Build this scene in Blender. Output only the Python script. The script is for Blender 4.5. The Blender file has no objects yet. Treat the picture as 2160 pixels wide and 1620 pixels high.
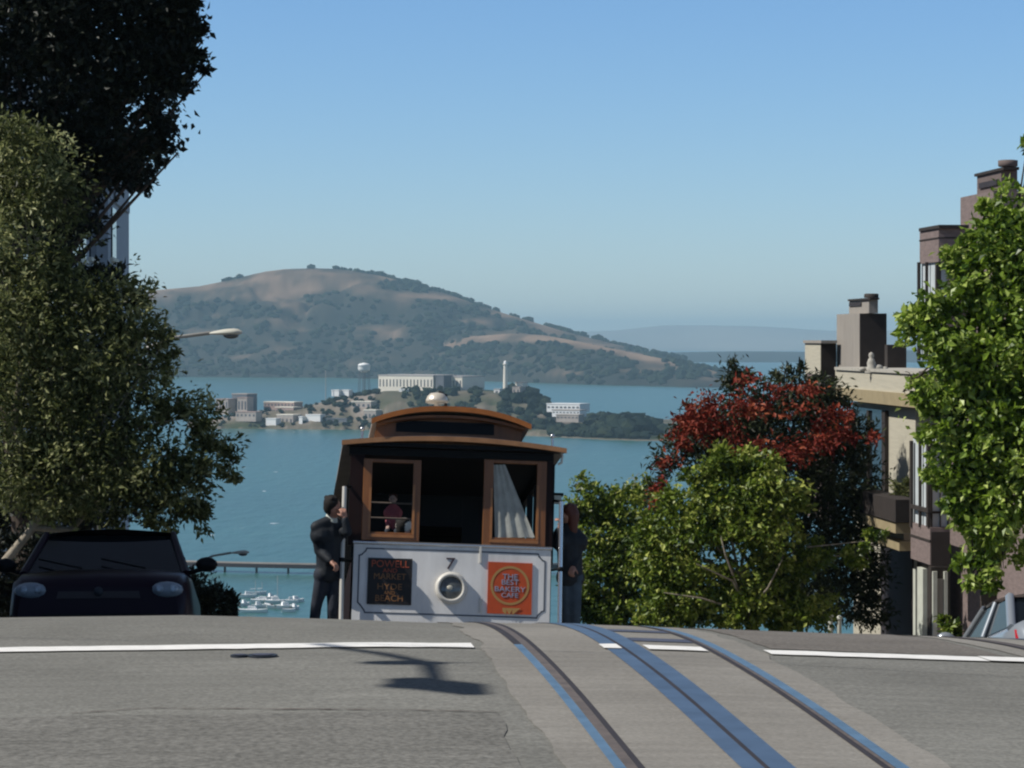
import bpy, math, random
import numpy as np
from mathutils import Vector, Matrix
R = math.radians
rng = np.random.default_rng(7)
random.seed(7)
scn = bpy.context.scene
COL = scn.collection
# ------------------------------------------------------------------ camera frame
H = 80.0            # camera height above the bay
F = 5950.0          # focal length in pixels of the 2160 px wide photograph
CX, HY = 1080.0, 715.0
TH = math.atan(0.079)
CO, SI = math.cos(TH), math.sin(TH)

def P(px, py, d):
    return Vector(((px - CX) / F * d, d, H - (py - HY) / F * d))
def S(u, v, z=0.0):                     # street frame -> world
    return Vector((u * CO - v * SI, u * SI + v * CO, z))
def UV(p):                              # world -> street frame
    return p[0] * CO + p[1] * SI, -p[0] * SI + p[1] * CO
def v_at(px, u):
    k = (px - CX) / F
    return u * (CO - k * SI) / (SI + k * CO)
def u_at(px, v):
    k = (px - CX) / F
    return v * (SI + k * CO) / (CO - k * SI)
# street long profile (metres below the camera) from its slope
_kn = np.array([[-400, 0], [12.4, 0], [13.2, .002], [16.5, .03], [18.9, .075], [20.5, .10], [24, .15], [30, .19], [34, .21], [378, .21], [402, 0.0], [2000, 0.0]])
_vv = np.arange(-400, 900, 0.1)
_sl = np.interp(_vv, _kn[:, 0], _kn[:, 1])
_pf = 1.745 + np.concatenate([[0], np.cumsum((_sl[1:] + _sl[:-1]) * 0.05)])
_cu = np.array([-60, -12, -4, -1.65, .5, 1.93, 2.84, 4.3, 8, 15, 60.])
_cz = np.array([-1.2, -.12, .0, .014, .026, 0, -.04, -.1, -.25, -.5, -1.5])
def G(u, v):
    """ground height of the street at (u, v)"""
    z = H - np.interp(np.asarray(v) + .15, _vv, _pf) + np.interp(u, _cu, _cz)
    t = np.clip((np.asarray(v) - 16.2) / 3.5, 0, 1)
    z = z + .065 * t * t * (3 - 2 * t) * np.clip((.9 - np.asarray(u)) / 1.6, 0, 1) * np.clip((60 - np.asarray(v)) / 30, 0, 1)
    return z
def Gp(p):
    u, v = UV(p); return float(G(u, v))

# ------------------------------------------------------------------ noise
def vnoise(x, y, seed=0):
    xi = np.floor(x).astype(np.int64); yi = np.floor(y).astype(np.int64)
    xf = x - xi; yf = y - yi
    def h(a, b):
        n = (a * 374761393 + b * 668265263 + seed * 144665) & 0x7fffffff
        n = ((n ^ (n >> 13)) * 1274126177) & 0x7fffffff
        return ((n ^ (n >> 16)) & 0xffff) / 65535.0
    sx = xf * xf * (3 - 2 * xf); sy = yf * yf * (3 - 2 * yf)
    a = h(xi, yi) * (1 - sx) + h(xi + 1, yi) * sx
    b = h(xi, yi + 1) * (1 - sx) + h(xi + 1, yi + 1) * sx
    return a * (1 - sy) + b * sy
def fbm(x, y, o=4, seed=0):
    t = 0; a = .5
    for i in range(o):
        t = t + a * vnoise(x * 2 ** i, y * 2 ** i, seed + i); a *= .5
    return t

# ------------------------------------------------------------------ materials
def nt(name):
    m = bpy.data.materials.new(name); m.use_nodes = True
    t = m.node_tree; b = t.nodes['Principled BSDF']
    return m, t, b
def mat(name, col, rough=.6, metal=0.0, var=0.0, vscale=3.0, bump=0.0, bscale=40.0, spec=.4, stretch=None, coat=0.0):
    m, t, b = nt(name)
    b.inputs['Base Color'].default_value = (*col, 1)
    b.inputs['Roughness'].default_value = rough
    b.inputs['Metallic'].default_value = metal
    b.inputs['Specular IOR Level'].default_value = spec
    b.inputs['Coat Weight'].default_value = coat
    if var or bump:
        tc = t.nodes.new('ShaderNodeTexCoord'); mp = t.nodes.new('ShaderNodeMapping')
        t.links.new(tc.outputs['Object'], mp.inputs['Vector'])
        if stretch: mp.inputs['Scale'].default_value = stretch
    if var:
        n = t.nodes.new('ShaderNodeTexNoise'); n.inputs['Scale'].default_value = vscale; n.inputs['Detail'].default_value = 6; n.inputs['Roughness'].default_value = .65
        t.links.new(mp.outputs[0], n.inputs['Vector'])
        r = t.nodes.new('ShaderNodeMapRange'); r.inputs['From Min'].default_value = .3; r.inputs['From Max'].default_value = .7
        r.inputs['To Min'].default_value = 1 - var; r.inputs['To Max'].default_value = 1 + var
        t.links.new(n.outputs['Fac'], r.inputs['Value'])
        mx = t.nodes.new('ShaderNodeMix'); mx.data_type = 'RGBA'; mx.blend_type = 'MULTIPLY'; mx.inputs[0].default_value = 1
        mx.inputs[6].default_value = (*col, 1)
        t.links.new(r.outputs[0], mx.inputs[7]); t.links.new(mx.outputs[2], b.inputs['Base Color'])
    if bump:
        n2 = t.nodes.new('ShaderNodeTexNoise'); n2.inputs['Scale'].default_value = bscale; n2.inputs['Detail'].default_value = 4
        t.links.new(mp.outputs[0], n2.inputs['Vector'])
        bp = t.nodes.new('ShaderNodeBump'); bp.inputs['Strength'].default_value = bump; bp.inputs['Distance'].default_value = .02
        t.links.new(n2.outputs['Fac'], bp.inputs['Height']); t.links.new(bp.outputs[0], b.inputs['Normal'])
    return m

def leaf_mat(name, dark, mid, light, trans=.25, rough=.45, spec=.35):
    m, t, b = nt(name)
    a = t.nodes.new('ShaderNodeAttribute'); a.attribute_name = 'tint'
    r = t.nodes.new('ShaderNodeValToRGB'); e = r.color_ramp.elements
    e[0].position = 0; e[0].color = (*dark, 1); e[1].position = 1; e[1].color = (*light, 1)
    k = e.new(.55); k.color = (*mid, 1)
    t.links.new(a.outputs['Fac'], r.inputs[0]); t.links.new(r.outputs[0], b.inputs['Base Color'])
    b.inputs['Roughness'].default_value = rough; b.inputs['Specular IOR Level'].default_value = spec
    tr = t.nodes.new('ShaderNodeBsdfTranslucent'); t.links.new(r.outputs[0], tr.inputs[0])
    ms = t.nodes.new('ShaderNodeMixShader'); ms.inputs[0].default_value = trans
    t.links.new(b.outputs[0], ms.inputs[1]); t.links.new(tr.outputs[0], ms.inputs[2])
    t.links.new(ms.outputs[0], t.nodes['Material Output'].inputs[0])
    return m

def road_mat(name, c0, c1, speck, sc=1.0):
    """worn asphalt / concrete: broad patches, fine aggregate specks, light bump"""
    m, t, b = nt(name); N = t.nodes.new; L = t.links.new
    tc = N('ShaderNodeTexCoord')
    mp = N('ShaderNodeMapping'); L(tc.outputs['Object'], mp.inputs['Vector']); mp.inputs['Rotation'].default_value = (0, 0, -TH)
    n1 = N('ShaderNodeTexNoise'); n1.inputs['Scale'].default_value = .8 * sc; n1.inputs['Detail'].default_value = 5; L(mp.outputs[0], n1.inputs['Vector'])
    n2 = N('ShaderNodeTexNoise'); n2.inputs['Scale'].default_value = 38 * sc; n2.inputs['Detail'].default_value = 3; n2.inputs['Roughness'].default_value = .7; L(mp.outputs[0], n2.inputs['Vector'])
    mp3 = N('ShaderNodeMapping'); L(mp.outputs[0], mp3.inputs['Vector']); mp3.inputs['Scale'].default_value = (.5, 5, 1)
    n3 = N('ShaderNodeTexNoise'); n3.inputs['Scale'].default_value = 2.2 * sc; n3.inputs['Detail'].default_value = 6; L(mp3.outputs[0], n3.inputs['Vector'])
    r1 = N('ShaderNodeValToRGB'); r1.color_ramp.elements[0].position = .33; r1.color_ramp.elements[1].position = .68
    r1.color_ramp.elements[0].color = (*c0, 1); r1.color_ramp.elements[1].color = (*c1, 1); L(n1.outputs['Fac'], r1.inputs[0])
    def mult(src, fac, lo, hi, a=.35, bb=.65):
        r = N('ShaderNodeMapRange'); r.inputs['From Min'].default_value = a; r.inputs['From Max'].default_value = bb
        r.inputs['To Min'].default_value = lo; r.inputs['To Max'].default_value = hi; L(fac, r.inputs['Value'])
        x = N('ShaderNodeMix'); x.data_type = 'RGBA'; x.blend_type = 'MULTIPLY'; x.inputs[0].default_value = 1
        L(src, x.inputs[6]); L(r.outputs[0], x.inputs[7]); return x.outputs[2]
    c = mult(r1.outputs[0], n2.outputs['Fac'], 1 - speck, 1 + speck)
    c = mult(c, n3.outputs['Fac'], .93, 1.06)
    L(c, b.inputs['Base Color']); b.inputs['Roughness'].default_value = .9; b.inputs['Specular IOR Level'].default_value = .15
    bp = N('ShaderNodeBump'); bp.inputs['Strength'].default_value = .35; bp.inputs['Distance'].default_value = .006
    L(n2.outputs['Fac'], bp.inputs['Height']); L(bp.outputs[0], b.inputs['Normal'])
    return m

M = {}
M['asphalt'] = road_mat('asphalt', (.158, .156, .142), (.202, .200, .182), .24)
M['concrete'] = road_mat('track_concrete', (.205, .195, .176), (.265, .252, .228), .14)
M['pavement'] = road_mat('pavement_concrete', (.30, .29, .27), (.36, .35, .33), .1)
M['earth'] = mat('earth', (.12, .10, .07), .95, var=.3, vscale=.3)
M['paint'] = mat('road_paint', (.80, .79, .76), .7, var=.10, vscale=9)
M['bluesteel'] = mat('blue_steel', (.078, .122, .198), .42, metal=.2, var=.22, vscale=5, spec=.5)
M['bluerail'] = mat('blue_rail_edge', (.105, .185, .28), .42, metal=.1, var=.22, vscale=6, spec=.5)  # blue base colour for the rail edges
M['groove'] = mat('rail_groove', (.035, .03, .034), .7, var=.2)
M['rust'] = mat('rusty_rail', (.15, .12, .10), .55, metal=.2, var=.3, vscale=9)
M['plate'] = mat('steel_plate', (.08, .08, .11), .5, metal=.2, var=.3)
M['cover'] = mat('iron_cover', (.03, .035, .045), .5, metal=.3, var=.3, vscale=12)
M['white'] = mat('white_panel_paint', (.74, .73, .71), .4, var=.16, vscale=3.5, stretch=(1, 1, .3), spec=.45)
M['greyline'] = mat('grey_pinstripe', (.10, .115, .14), .5)
M['wood'] = mat('varnished_wood', (.21, .082, .024), .3, var=.35, vscale=5, stretch=(1, 1, .15), spec=.5)
M['woodlite'] = mat('light_varnished_wood', (.32, .135, .045), .35, var=.25, vscale=5, spec=.5)
M['orange'] = mat('orange_roof_trim', (.34, .115, .025), .4, var=.22, vscale=4, spec=.4)
M['maroon'] = mat('dark_maroon_paint', (.016, .007, .006), .5, var=.2, spec=.15)
M['blackpaint'] = mat('black_paint', (.007, .007, .007), .5, var=.2, spec=.15)
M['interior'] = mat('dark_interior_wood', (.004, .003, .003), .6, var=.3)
M['canvas'] = mat('roof_canvas', (.36, .33, .30), .8, var=.15)
M['chrome'] = mat('polished_metal', (.62, .63, .64), .25, metal=.9)
M['polewhite'] = mat('white_pole_paint', (.60, .58, .53), .4, var=.1)
M['lens'] = mat('headlight_lens', (.10, .11, .11), .12, spec=.8, var=.3, vscale=20)
M['bulb'] = mat('bulb_glass', (.5, .48, .4), .2)
M['brass'] = mat('pale_bell_metal', (.80, .72, .60), .28, metal=.35, var=.1)
M['orangesign'] = mat('orange_poster', (.50, .075, .018), .5, var=.15, vscale=6)
M['gold'] = mat('gold_ring', (.42, .24, .08), .5)
M['paleblue'] = mat('pale_blue_lettering', (.30, .36, .48), .5)
M['blacksign'] = mat('black_sign', (.012, .009, .008), .5)
M['redletters'] = mat('dull_red_lettering', (.40, .08, .03), .5)
M['brownletters'] = mat('brown_lettering', (.26, .12, .04), .5)
M['numeral'] = mat('dark_numeral', (.05, .03, .04), .5)
M['window_reflection'] = mat('pale_reflection', (.36, .37, .34), .85, var=.2, vscale=8)
def glass(name, tint=(.02, .025, .03), mixf=.75):
    m, t, b = nt(name)
    b.inputs['Base Color'].default_value = (*tint, 1); b.inputs['Roughness'].default_value = .04; b.inputs['Specular IOR Level'].default_value = .6
    tr = t.nodes.new('ShaderNodeBsdfTransparent'); tr.inputs[0].default_value = (.95, .96, .96, 1)
    ms = t.nodes.new('ShaderNodeMixShader'); ms.inputs[0].default_value = mixf
    t.links.new(tr.outputs[0], ms.inputs[2]); t.links.new(b.outputs[0], ms.inputs[1])
    t.links.new(ms.outputs[0], t.nodes['Material Output'].inputs[0])
    return m
M['pane'] = glass('clear_pane')
M['carglass'] = mat('dark_car_glass', (.005, .007, .009), .08, spec=.16)
M['sidepane'] = mat('dark_side_pane', (.004, .004, .005), .4, spec=.08)
M['winglass'] = mat('house_window_glass', (.02, .03, .04), .05, spec=.8)
M['whiteblind'] = mat('pale_window_blind', (.55, .60, .62), .5, var=.12, vscale=2)
M['darkredcar'] = mat('dark_red_car_paint', (.012, .005, .013), .32, spec=.12, coat=0)
M['silvercar'] = mat('silver_car_paint', (.33, .36, .39), .28, metal=.4, coat=.5)
M['blackcar'] = mat('black_car_paint', (.008, .009, .011), .35, spec=.1, coat=0)
M['headglass'] = mat('headlamp_glass', (.22, .27, .32), .15, spec=.5)
M['tyre'] = mat('tyre_rubber', (.012, .012, .012), .9)
M['redlamp'] = mat('red_tail_lamp', (.45, .02, .03), .2)
M['clearlamp'] = mat('clear_headlamp', (.30, .36, .42), .2, metal=.2, var=.5, vscale=14)
M['shingle'] = mat('brown_shingle', (.20, .155, .145), .85, var=.22, vscale=4, bump=.4, bscale=14, stretch=(1, 1, 4))
M['greytimber'] = mat('grey_timber', (.30, .275, .245), .8, var=.15, vscale=3, stretch=(4, 4, .4))
M['beige'] = mat('beige_siding', (.47, .44, .35), .8, var=.10, vscale=2, stretch=(.5, .5, 9))
M['yellowtrim'] = mat('ochre_trim', (.33, .27, .16), .7, var=.12)
M['darktimber'] = mat('dark_timber_and_shade', (.035, .028, .025), .8, var=.2)  # timber parts, and the sheets that carry shade on south faces
M['whitetrim'] = mat('white_trim', (.55, .57, .50), .6, var=.1)
M['terracotta'] = mat('clay_cap', (.15, .115, .105), .8, var=.15)
M['stone'] = mat('pale_stone', (.42, .40, .35), .8, var=.15)
M['bluewall'] = mat('blue_grey_stucco', (.36, .43, .50), .8, var=.1)
M['lampgrey'] = mat('lamp_housing', (.56, .55, .47), .5, var=.1)
M['steelpole'] = mat('galvanised_steel', (.36, .35, .32), .5, metal=.3, var=.1)
M['bark'] = mat('grey_bark', (.30, .26, .20), .9, var=.35, vscale=8, bump=.5, bscale=25)
M['darkbark'] = mat('dark_bark', (.06, .045, .035), .9, var=.3, vscale=6)
M['skin'] = mat('skin', (.40, .21, .15), .5, var=.05)
M['skinlit'] = mat('sunlit_skin', (.62, .42, .35), .5, var=.05)  # lighter copy of the skin, with sunlight put into its colour
M['hairblack'] = mat('black_hair', (.010, .008, .007), .85)
M['hairauburn'] = mat('auburn_hair', (.09, .025, .015), .5)
M['jacket'] = mat('dark_navy_jacket', (.010, .014, .020), .7, var=.45, vscale=6)
M['jeans'] = mat('dark_blue_jeans', (.022, .027, .040), .85, var=.4, vscale=8)
M['palejeans'] = mat('washed_blue_jeans', (.055, .08, .105), .85, var=.3, vscale=8)
M['shoe'] = mat('black_shoe', (.01, .01, .01), .5)
M['pink'] = mat('pink_shirt', (.55, .14, .16), .8, var=.1)
M['whitecap'] = mat('white_cap', (.80, .76, .68), .7)
M['greenjacket'] = mat('dark_green_jacket', (.02, .03, .022), .8)
M['eye'] = mat('eye', (.01, .01, .01), .2)

# ------------------------------------------------------------------ mesh builder
class MB:
    def __init__(s): s.v = []; s.f = []; s.m = []; s.mi = 0; s.sm = []
    def add(s, vs, fs, smooth=False):
        o = len(s.v); s.v.extend([tuple(x) for x in vs])
        for f in fs: s.f.append(tuple(i + o for i in f)); s.m.append(s.mi); s.sm.append(smooth)
    def hexa(s, p):      # 8 points: bottom 4 ccw, top 4
        s.add(p, [(3, 2, 1, 0), (4, 5, 6, 7), (0, 1, 5, 4), (1, 2, 6, 5), (2, 3, 7, 6), (3, 0, 4, 7)])
    def box(s, x0, x1, y0, y1, z0, z1):
        s.hexa([(x0, y0, z0), (x1, y0, z0), (x1, y1, z0), (x0, y1, z0), (x0, y0, z1), (x1, y0, z1), (x1, y1, z1), (x0, y1, z1)])
    def sbox(s, u0, u1, v0, v1, z0, z1):   # box in the street frame
        c = [(u0, v0), (u1, v0), (u1, v1), (u0, v1)]
        s.hexa([S(a, b, z0) for a, b in c] + [S(a, b, z1) for a, b in c])
    def tube(s, pts, rad, n=8, cap=True, smooth=True):
        pts = [Vector(p) for p in pts]
        if not hasattr(rad, '__len__'): rad = [rad] * len(pts)
        vs = []; fs = []; ref = None
        for i, p in enumerate(pts):
            t = (pts[min(i + 1, len(pts) - 1)] - pts[max(i - 1, 0)]).normalized()
            if ref is None: ref = t.orthogonal()
            a = (ref - t * ref.dot(t)).normalized(); b = t.cross(a); ref = a
            for k in range(n):
                q = 2 * math.pi * k / n
                vs.append(p + (a * math.cos(q) + b * math.sin(q)) * rad[i])
        for i in range(len(pts) - 1):
            for k in range(n):
                fs.append((i * n + k, i * n + (k + 1) % n, (i + 1) * n + (k + 1) % n, (i + 1) * n + k))
        s.add(vs, fs, smooth)
        if cap:
            s.add(vs[:n], [tuple(range(n))[::-1]]); s.add(vs[-n:], [tuple(range(n))])
    def lathe(s, c, prof, axis=(0, 0, 1), n=16, smooth=True):   # prof: (r, h)
        ax = Vector(axis).normalized(); a = ax.orthogonal().normalized(); b = ax.cross(a); c = Vector(c)
        vs = []; fs = []
        for r, h in prof:
            for k in range(n):
                q = 2 * math.pi * k / n; vs.append(c + ax * h + (a * math.cos(q) + b * math.sin(q)) * max(r, 1e-4))
        for i in range(len(prof) - 1):
            for k in range(n):
                fs.append((i * n + k, i * n + (k + 1) % n, (i + 1) * n + (k + 1) % n, (i + 1) * n + k))
        s.add(vs, fs, smooth)
    def ball(s, c, r, n=10, sc=(1, 1, 1), smooth=True):
        vs = []; fs = []; c = Vector(c); mrow = n // 2 + 1
        for i in range(mrow + 1):
            a = math.pi * i / mrow
            for k in range(n):
                q = 2 * math.pi * k / n
                vs.append(c + Vector((math.sin(a) * math.cos(q) * r * sc[0], math.sin(a) * math.sin(q) * r * sc[1], math.cos(a) * r * sc[2])))
        for i in range(mrow):
            for k in range(n): fs.append((i * n + k, (i + 1) * n + k, (i + 1) * n + (k + 1) % n, i * n + (k + 1) % n))
        s.add(vs, fs, smooth)
    def capsule(s, a, b, ra, rb, n=10):
        a = Vector(a); b = Vector(b); t = (b - a)
        if t.length < 1e-5: t = Vector((0, 0, 1e-3)); b = a + t
        t.normalize(); pts = []; rad = []
        for q in (80, 55, 28): pts.append(a - t * ra * math.sin(R(q))); rad.append(ra * math.cos(R(q)))
        pts += [a, b]; rad += [ra, rb]
        for q in (28, 55, 80): pts.append(b + t * rb * math.sin(R(q))); rad.append(rb * math.cos(R(q)))
        s.tube(pts, rad, n)
    def grid(s, rows, smooth=True):        # rows of points
        n = len(rows[0]); vs = [p for r in rows for p in r]; fs = []
        for i in range(len(rows) - 1):
            for k in range(n - 1): fs.append((i * n + k, i * n + k + 1, (i + 1) * n + k + 1, (i + 1) * n + k))
        s.add(vs, fs, smooth)
    def prism(s, poly, off):               # closed polygon of points, thickened by vector off
        n = len(poly); off = Vector(off); a = [Vector(p) for p in poly]; b = [p + off for p in a]
        fs = [tuple(range(n))[::-1], tuple(range(n, 2 * n))] + [(i, (i + 1) % n, n + (i + 1) % n, n + i) for i in range(n)]
        s.add(a + b, fs)
    def build(s, name, mats, parent=None, bevel=0, local=False):
        me = bpy.data.meshes.new(name)
        vs = np.array(s.v, dtype=float)
        if parent is not None and not local:
            o = parent
            off = np.zeros(3)
            while o is not None: off += np.array(o.location); o = o.parent
            vs = vs - off
        me.from_pydata(vs.tolist(), [], s.f)
        if not isinstance(mats, (list, tuple)): mats = [mats]
        for m in mats: me.materials.append(m)
        me.polygons.foreach_set('material_index', s.m); me.polygons.foreach_set('use_smooth', s.sm)
        me.update()
        ob = bpy.data.objects.new(name, me); COL.objects.link(ob)
        if parent is not None: ob.parent = parent
        if bevel:
            bv = ob.modifiers.new('bevel', 'BEVEL'); bv.width = bevel; bv.segments = 2; bv.limit_method = 'ANGLE'
        return ob

def tag(o, label=None, cat=None, group=None, kind=None):
    if label: o['label'] = label
    if cat: o['category'] = cat
    if group: o['group'] = group
    if kind: o['kind'] = kind
    return o
def thing(name, loc, label, cat, group=None):
    o = bpy.data.objects.new(name, None); COL.objects.link(o); o.location = loc; o.empty_display_size = .3
    return tag(o, label, cat, group)
def relocate(ob):
    """move a single-mesh object's origin to its base so it is a thing of its own"""
    me = ob.data; n = len(me.vertices); c = np.empty(n * 3); me.vertices.foreach_get('co', c); c = c.reshape(-1, 3)
    b = np.array([(c[:, 0].min() + c[:, 0].max()) / 2, (c[:, 1].min() + c[:, 1].max()) / 2, c[:, 2].min()])
    me.vertices.foreach_set('co', (c - b).ravel()); ob.location = b; return ob

def np_mesh(name, v, f, m, parent=None, attr=None, smooth=False, loc=None):
    me = bpy.data.meshes.new(name); v = np.asarray(v, dtype=np.float64)
    if parent is not None:
        v = v - np.array(parent.location)
    nv, nf = len(v), len(f); k = f.shape[1]
    me.vertices.add(nv); me.vertices.foreach_set('co', v.ravel())
    me.loops.add(nf * k); me.loops.foreach_set('vertex_index', f.ravel().astype(np.int32))
    me.polygons.add(nf); me.polygons.foreach_set('loop_start', np.arange(0, nf * k, k, dtype=np.int32)); me.polygons.foreach_set('loop_total', np.full(nf, k, dtype=np.int32))
    me.polygons.foreach_set('use_smooth', np.full(nf, smooth))
    me.update(calc_edges=True)
    if attr is not None:
        for an, av in attr.items():
            a = me.attributes.new(an, 'FLOAT', 'POINT'); a.data.foreach_set('value', av.astype(np.float32))
    me.materials.append(m)
    ob = bpy.data.objects.new(name, me); COL.objects.link(ob)
    if parent is not None: ob.parent = parent
    return ob

# ================================================================== SKY, SUN, HAZE, CAMERA
SUN_AZ, SUN_EL = 100.0, 47.0      # degrees left of the view direction, elevation
w = bpy.data.worlds.new('World'); scn.world = w; w.use_nodes = True
t = w.node_tree; bg = t.nodes['Background']
sky = t.nodes.new('ShaderNodeTexSky'); sky.sky_type = 'NISHITA'; sky.sun_disc = False
sky.sun_elevation = R(SUN_EL); sky.sun_rotation = R(-SUN_AZ)
sky.altitude = 80; sky.air_density = 1.0; sky.dust_density = 0.0; sky.ozone_density = 10.0
hs = t.nodes.new('ShaderNodeHueSaturation'); hs.inputs['Saturation'].default_value = 1.02
t.links.new(sky.outputs[0], hs.inputs['Color'])
h2 = t.nodes.new('ShaderNodeHueSaturation'); h2.inputs['Saturation'].default_value = .62; h2.inputs['Value'].default_value = .52; t.links.new(sky.outputs[0], h2.inputs['Color'])
tcw = t.nodes.new('ShaderNodeTexCoord'); sx = t.nodes.new('ShaderNodeSeparateXYZ'); t.links.new(tcw.outputs['Generated'], sx.inputs[0])
mr = t.nodes.new('ShaderNodeMapRange'); mr.inputs['From Min'].default_value = .13; mr.inputs['From Max'].default_value = .36; t.links.new(sx.outputs['Z'], mr.inputs['Value'])
mxw = t.nodes.new('ShaderNodeMix'); mxw.data_type = 'RGBA'; t.links.new(mr.outputs[0], mxw.inputs[0]); tn = t.nodes.new('ShaderNodeMix'); tn.data_type = 'RGBA'; tn.blend_type = 'MULTIPLY'; tn.inputs[0].default_value = 1; tn.inputs[7].default_value = (1.0, 1.02, 1.06, 1); t.links.new(hs.outputs[0], tn.inputs[6]); t.links.new(tn.outputs[2], mxw.inputs[6]); t.links.new(h2.outputs[0], mxw.inputs[7])
t.links.new(mxw.outputs[2], bg.inputs[0]); bg.inputs[1].default_value = .115
sd = bpy.data.lights.new('sun', 'SUN'); sd.energy = 4.8; sd.angle = R(.53); sd.color = (1.0, .955, .88)
so = bpy.data.objects.new('sun', sd); COL.objects.link(so)
SUN = Vector((-math.sin(R(SUN_AZ)) * math.cos(R(SUN_EL)), math.cos(R(SUN_AZ)) * math.cos(R(SUN_EL)), math.sin(R(SUN_EL))))
so.rotation_euler = SUN.to_track_quat('Z', 'Y').to_euler(); so.location = (-30, 0, 140)

cd = bpy.data.cameras.new('camera'); cam = bpy.data.objects.new('camera', cd); COL.objects.link(cam)
cam.location = (0, 0, H); cam.rotation_euler = (R(90), 0, 0); cd.sensor_width = 36; cd.lens = F / 2160 * 36
cd.shift_y = -(810 - HY) / 2160; cd.clip_start = .3; cd.clip_end = 80000
scn.camera = cam

mb = MB(); mb.box(-16000, 16000, -900, 28500, -3.0, 262)
hz = mb.build('haze', M['earth']); tag(hz, kind='stuff')
hm = bpy.data.materials.new('haze_air'); hm.use_nodes = True; ht = hm.node_tree; ht.nodes.remove(ht.nodes['Principled BSDF'])
pv = ht.nodes.new('ShaderNodeVolumePrincipled'); pv.inputs['Color'].default_value = (.52, .82, 1.0, 1); pv.inputs['Density'].default_value = 7.0e-5; pv.inputs['Anisotropy'].default_value = 0.0
ht.links.new(pv.outputs[0], ht.nodes['Material Output'].inputs['Volume']); hz.data.materials[0] = hm

# ================================================================== GROUND, ROADS, WATER
def sheet(name, us, vs, dz, m, kind='structure', zf=None):
    uu, vv = np.meshgrid(us, vs); z = G(uu, vv) + dz
    if zf is not None: z = zf(uu, vv, z)
    x = uu * CO - vv * SI; y = uu * SI + vv * CO
    v = np.stack([x, y, z], -1).reshape(-1, 3); n = len(us)
    i, j = np.meshgrid(np.arange(len(vs) - 1), np.arange(n - 1), indexing='ij'); a = (i * n + j).ravel()
    f = np.stack([a, a + 1, a + n + 1, a + n], -1)
    ob = np_mesh(name, v, f, m, smooth=True); tag(ob, kind=kind); return ob
vfine = np.concatenate([np.arange(-60, 8, 4.), np.arange(8, 40, .25), np.arange(40, 120, 2.), np.arange(120, 721, 10.)])
def shore(u, v, z):
    t = np.clip((v - 690) / 30, 0, 1); return z - t * 4.5
sheet('ground', np.array([-900, -300, -100, -40, -12, -6, -3.3, 0, 4, 8, 10.4, 14, 20, 60, 150, 400, 900.]), vfine, -.03, M['earth'], zf=shore)
ue = np.concatenate([np.arange(-3.2, 10.3, .35), [10.3]])
sheet('street', ue, vfine[vfine < 680], 0.0, M['asphalt'])
for nm, us in (('cross_street', np.array([-60, -30, -14, -8, -5, -3.2])), ('cross_street', np.array([10.3, 13, 20, 40, 60.]))):
    sheet(nm, us, np.arange(2, 17.6, .5), 0.0, M['asphalt'])
def pavement(name, u0, u1, v0, v1):
    vs = [v for v in vfine if v0 < v < v1]; vs = [v0] + list(vs) + [v1]
    mb = MB(); rows = []
    for v in vs:
        g0, g1 = float(G(u0, v)), float(G(u1, v)); zt0, zt1 = g0 + .14, g1 + .14
        rows.append([S(u0, v, g0 - .2), S(u0, v, zt0), S((u0 + u1) / 2, v, (zt0 + zt1) / 2), S(u1, v, zt1), S(u1, v, g1 - .2)])
    mb.grid(rows, False)
    for r in (rows[0], rows[-1]): mb.add(r, [(0, 1, 2, 3, 4)])
    tag(mb.build(name, M['pavement']), kind='structure')
pavement('pavement', -6.3, -3.2, 17.6, 680); pavement('pavement', 10.3, 14.2, 17.6, 680)
pavement('pavement', -6.3, -3.2, -50, 2); pavement('pavement', 10.3, 14.2, -50, 2)

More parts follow.
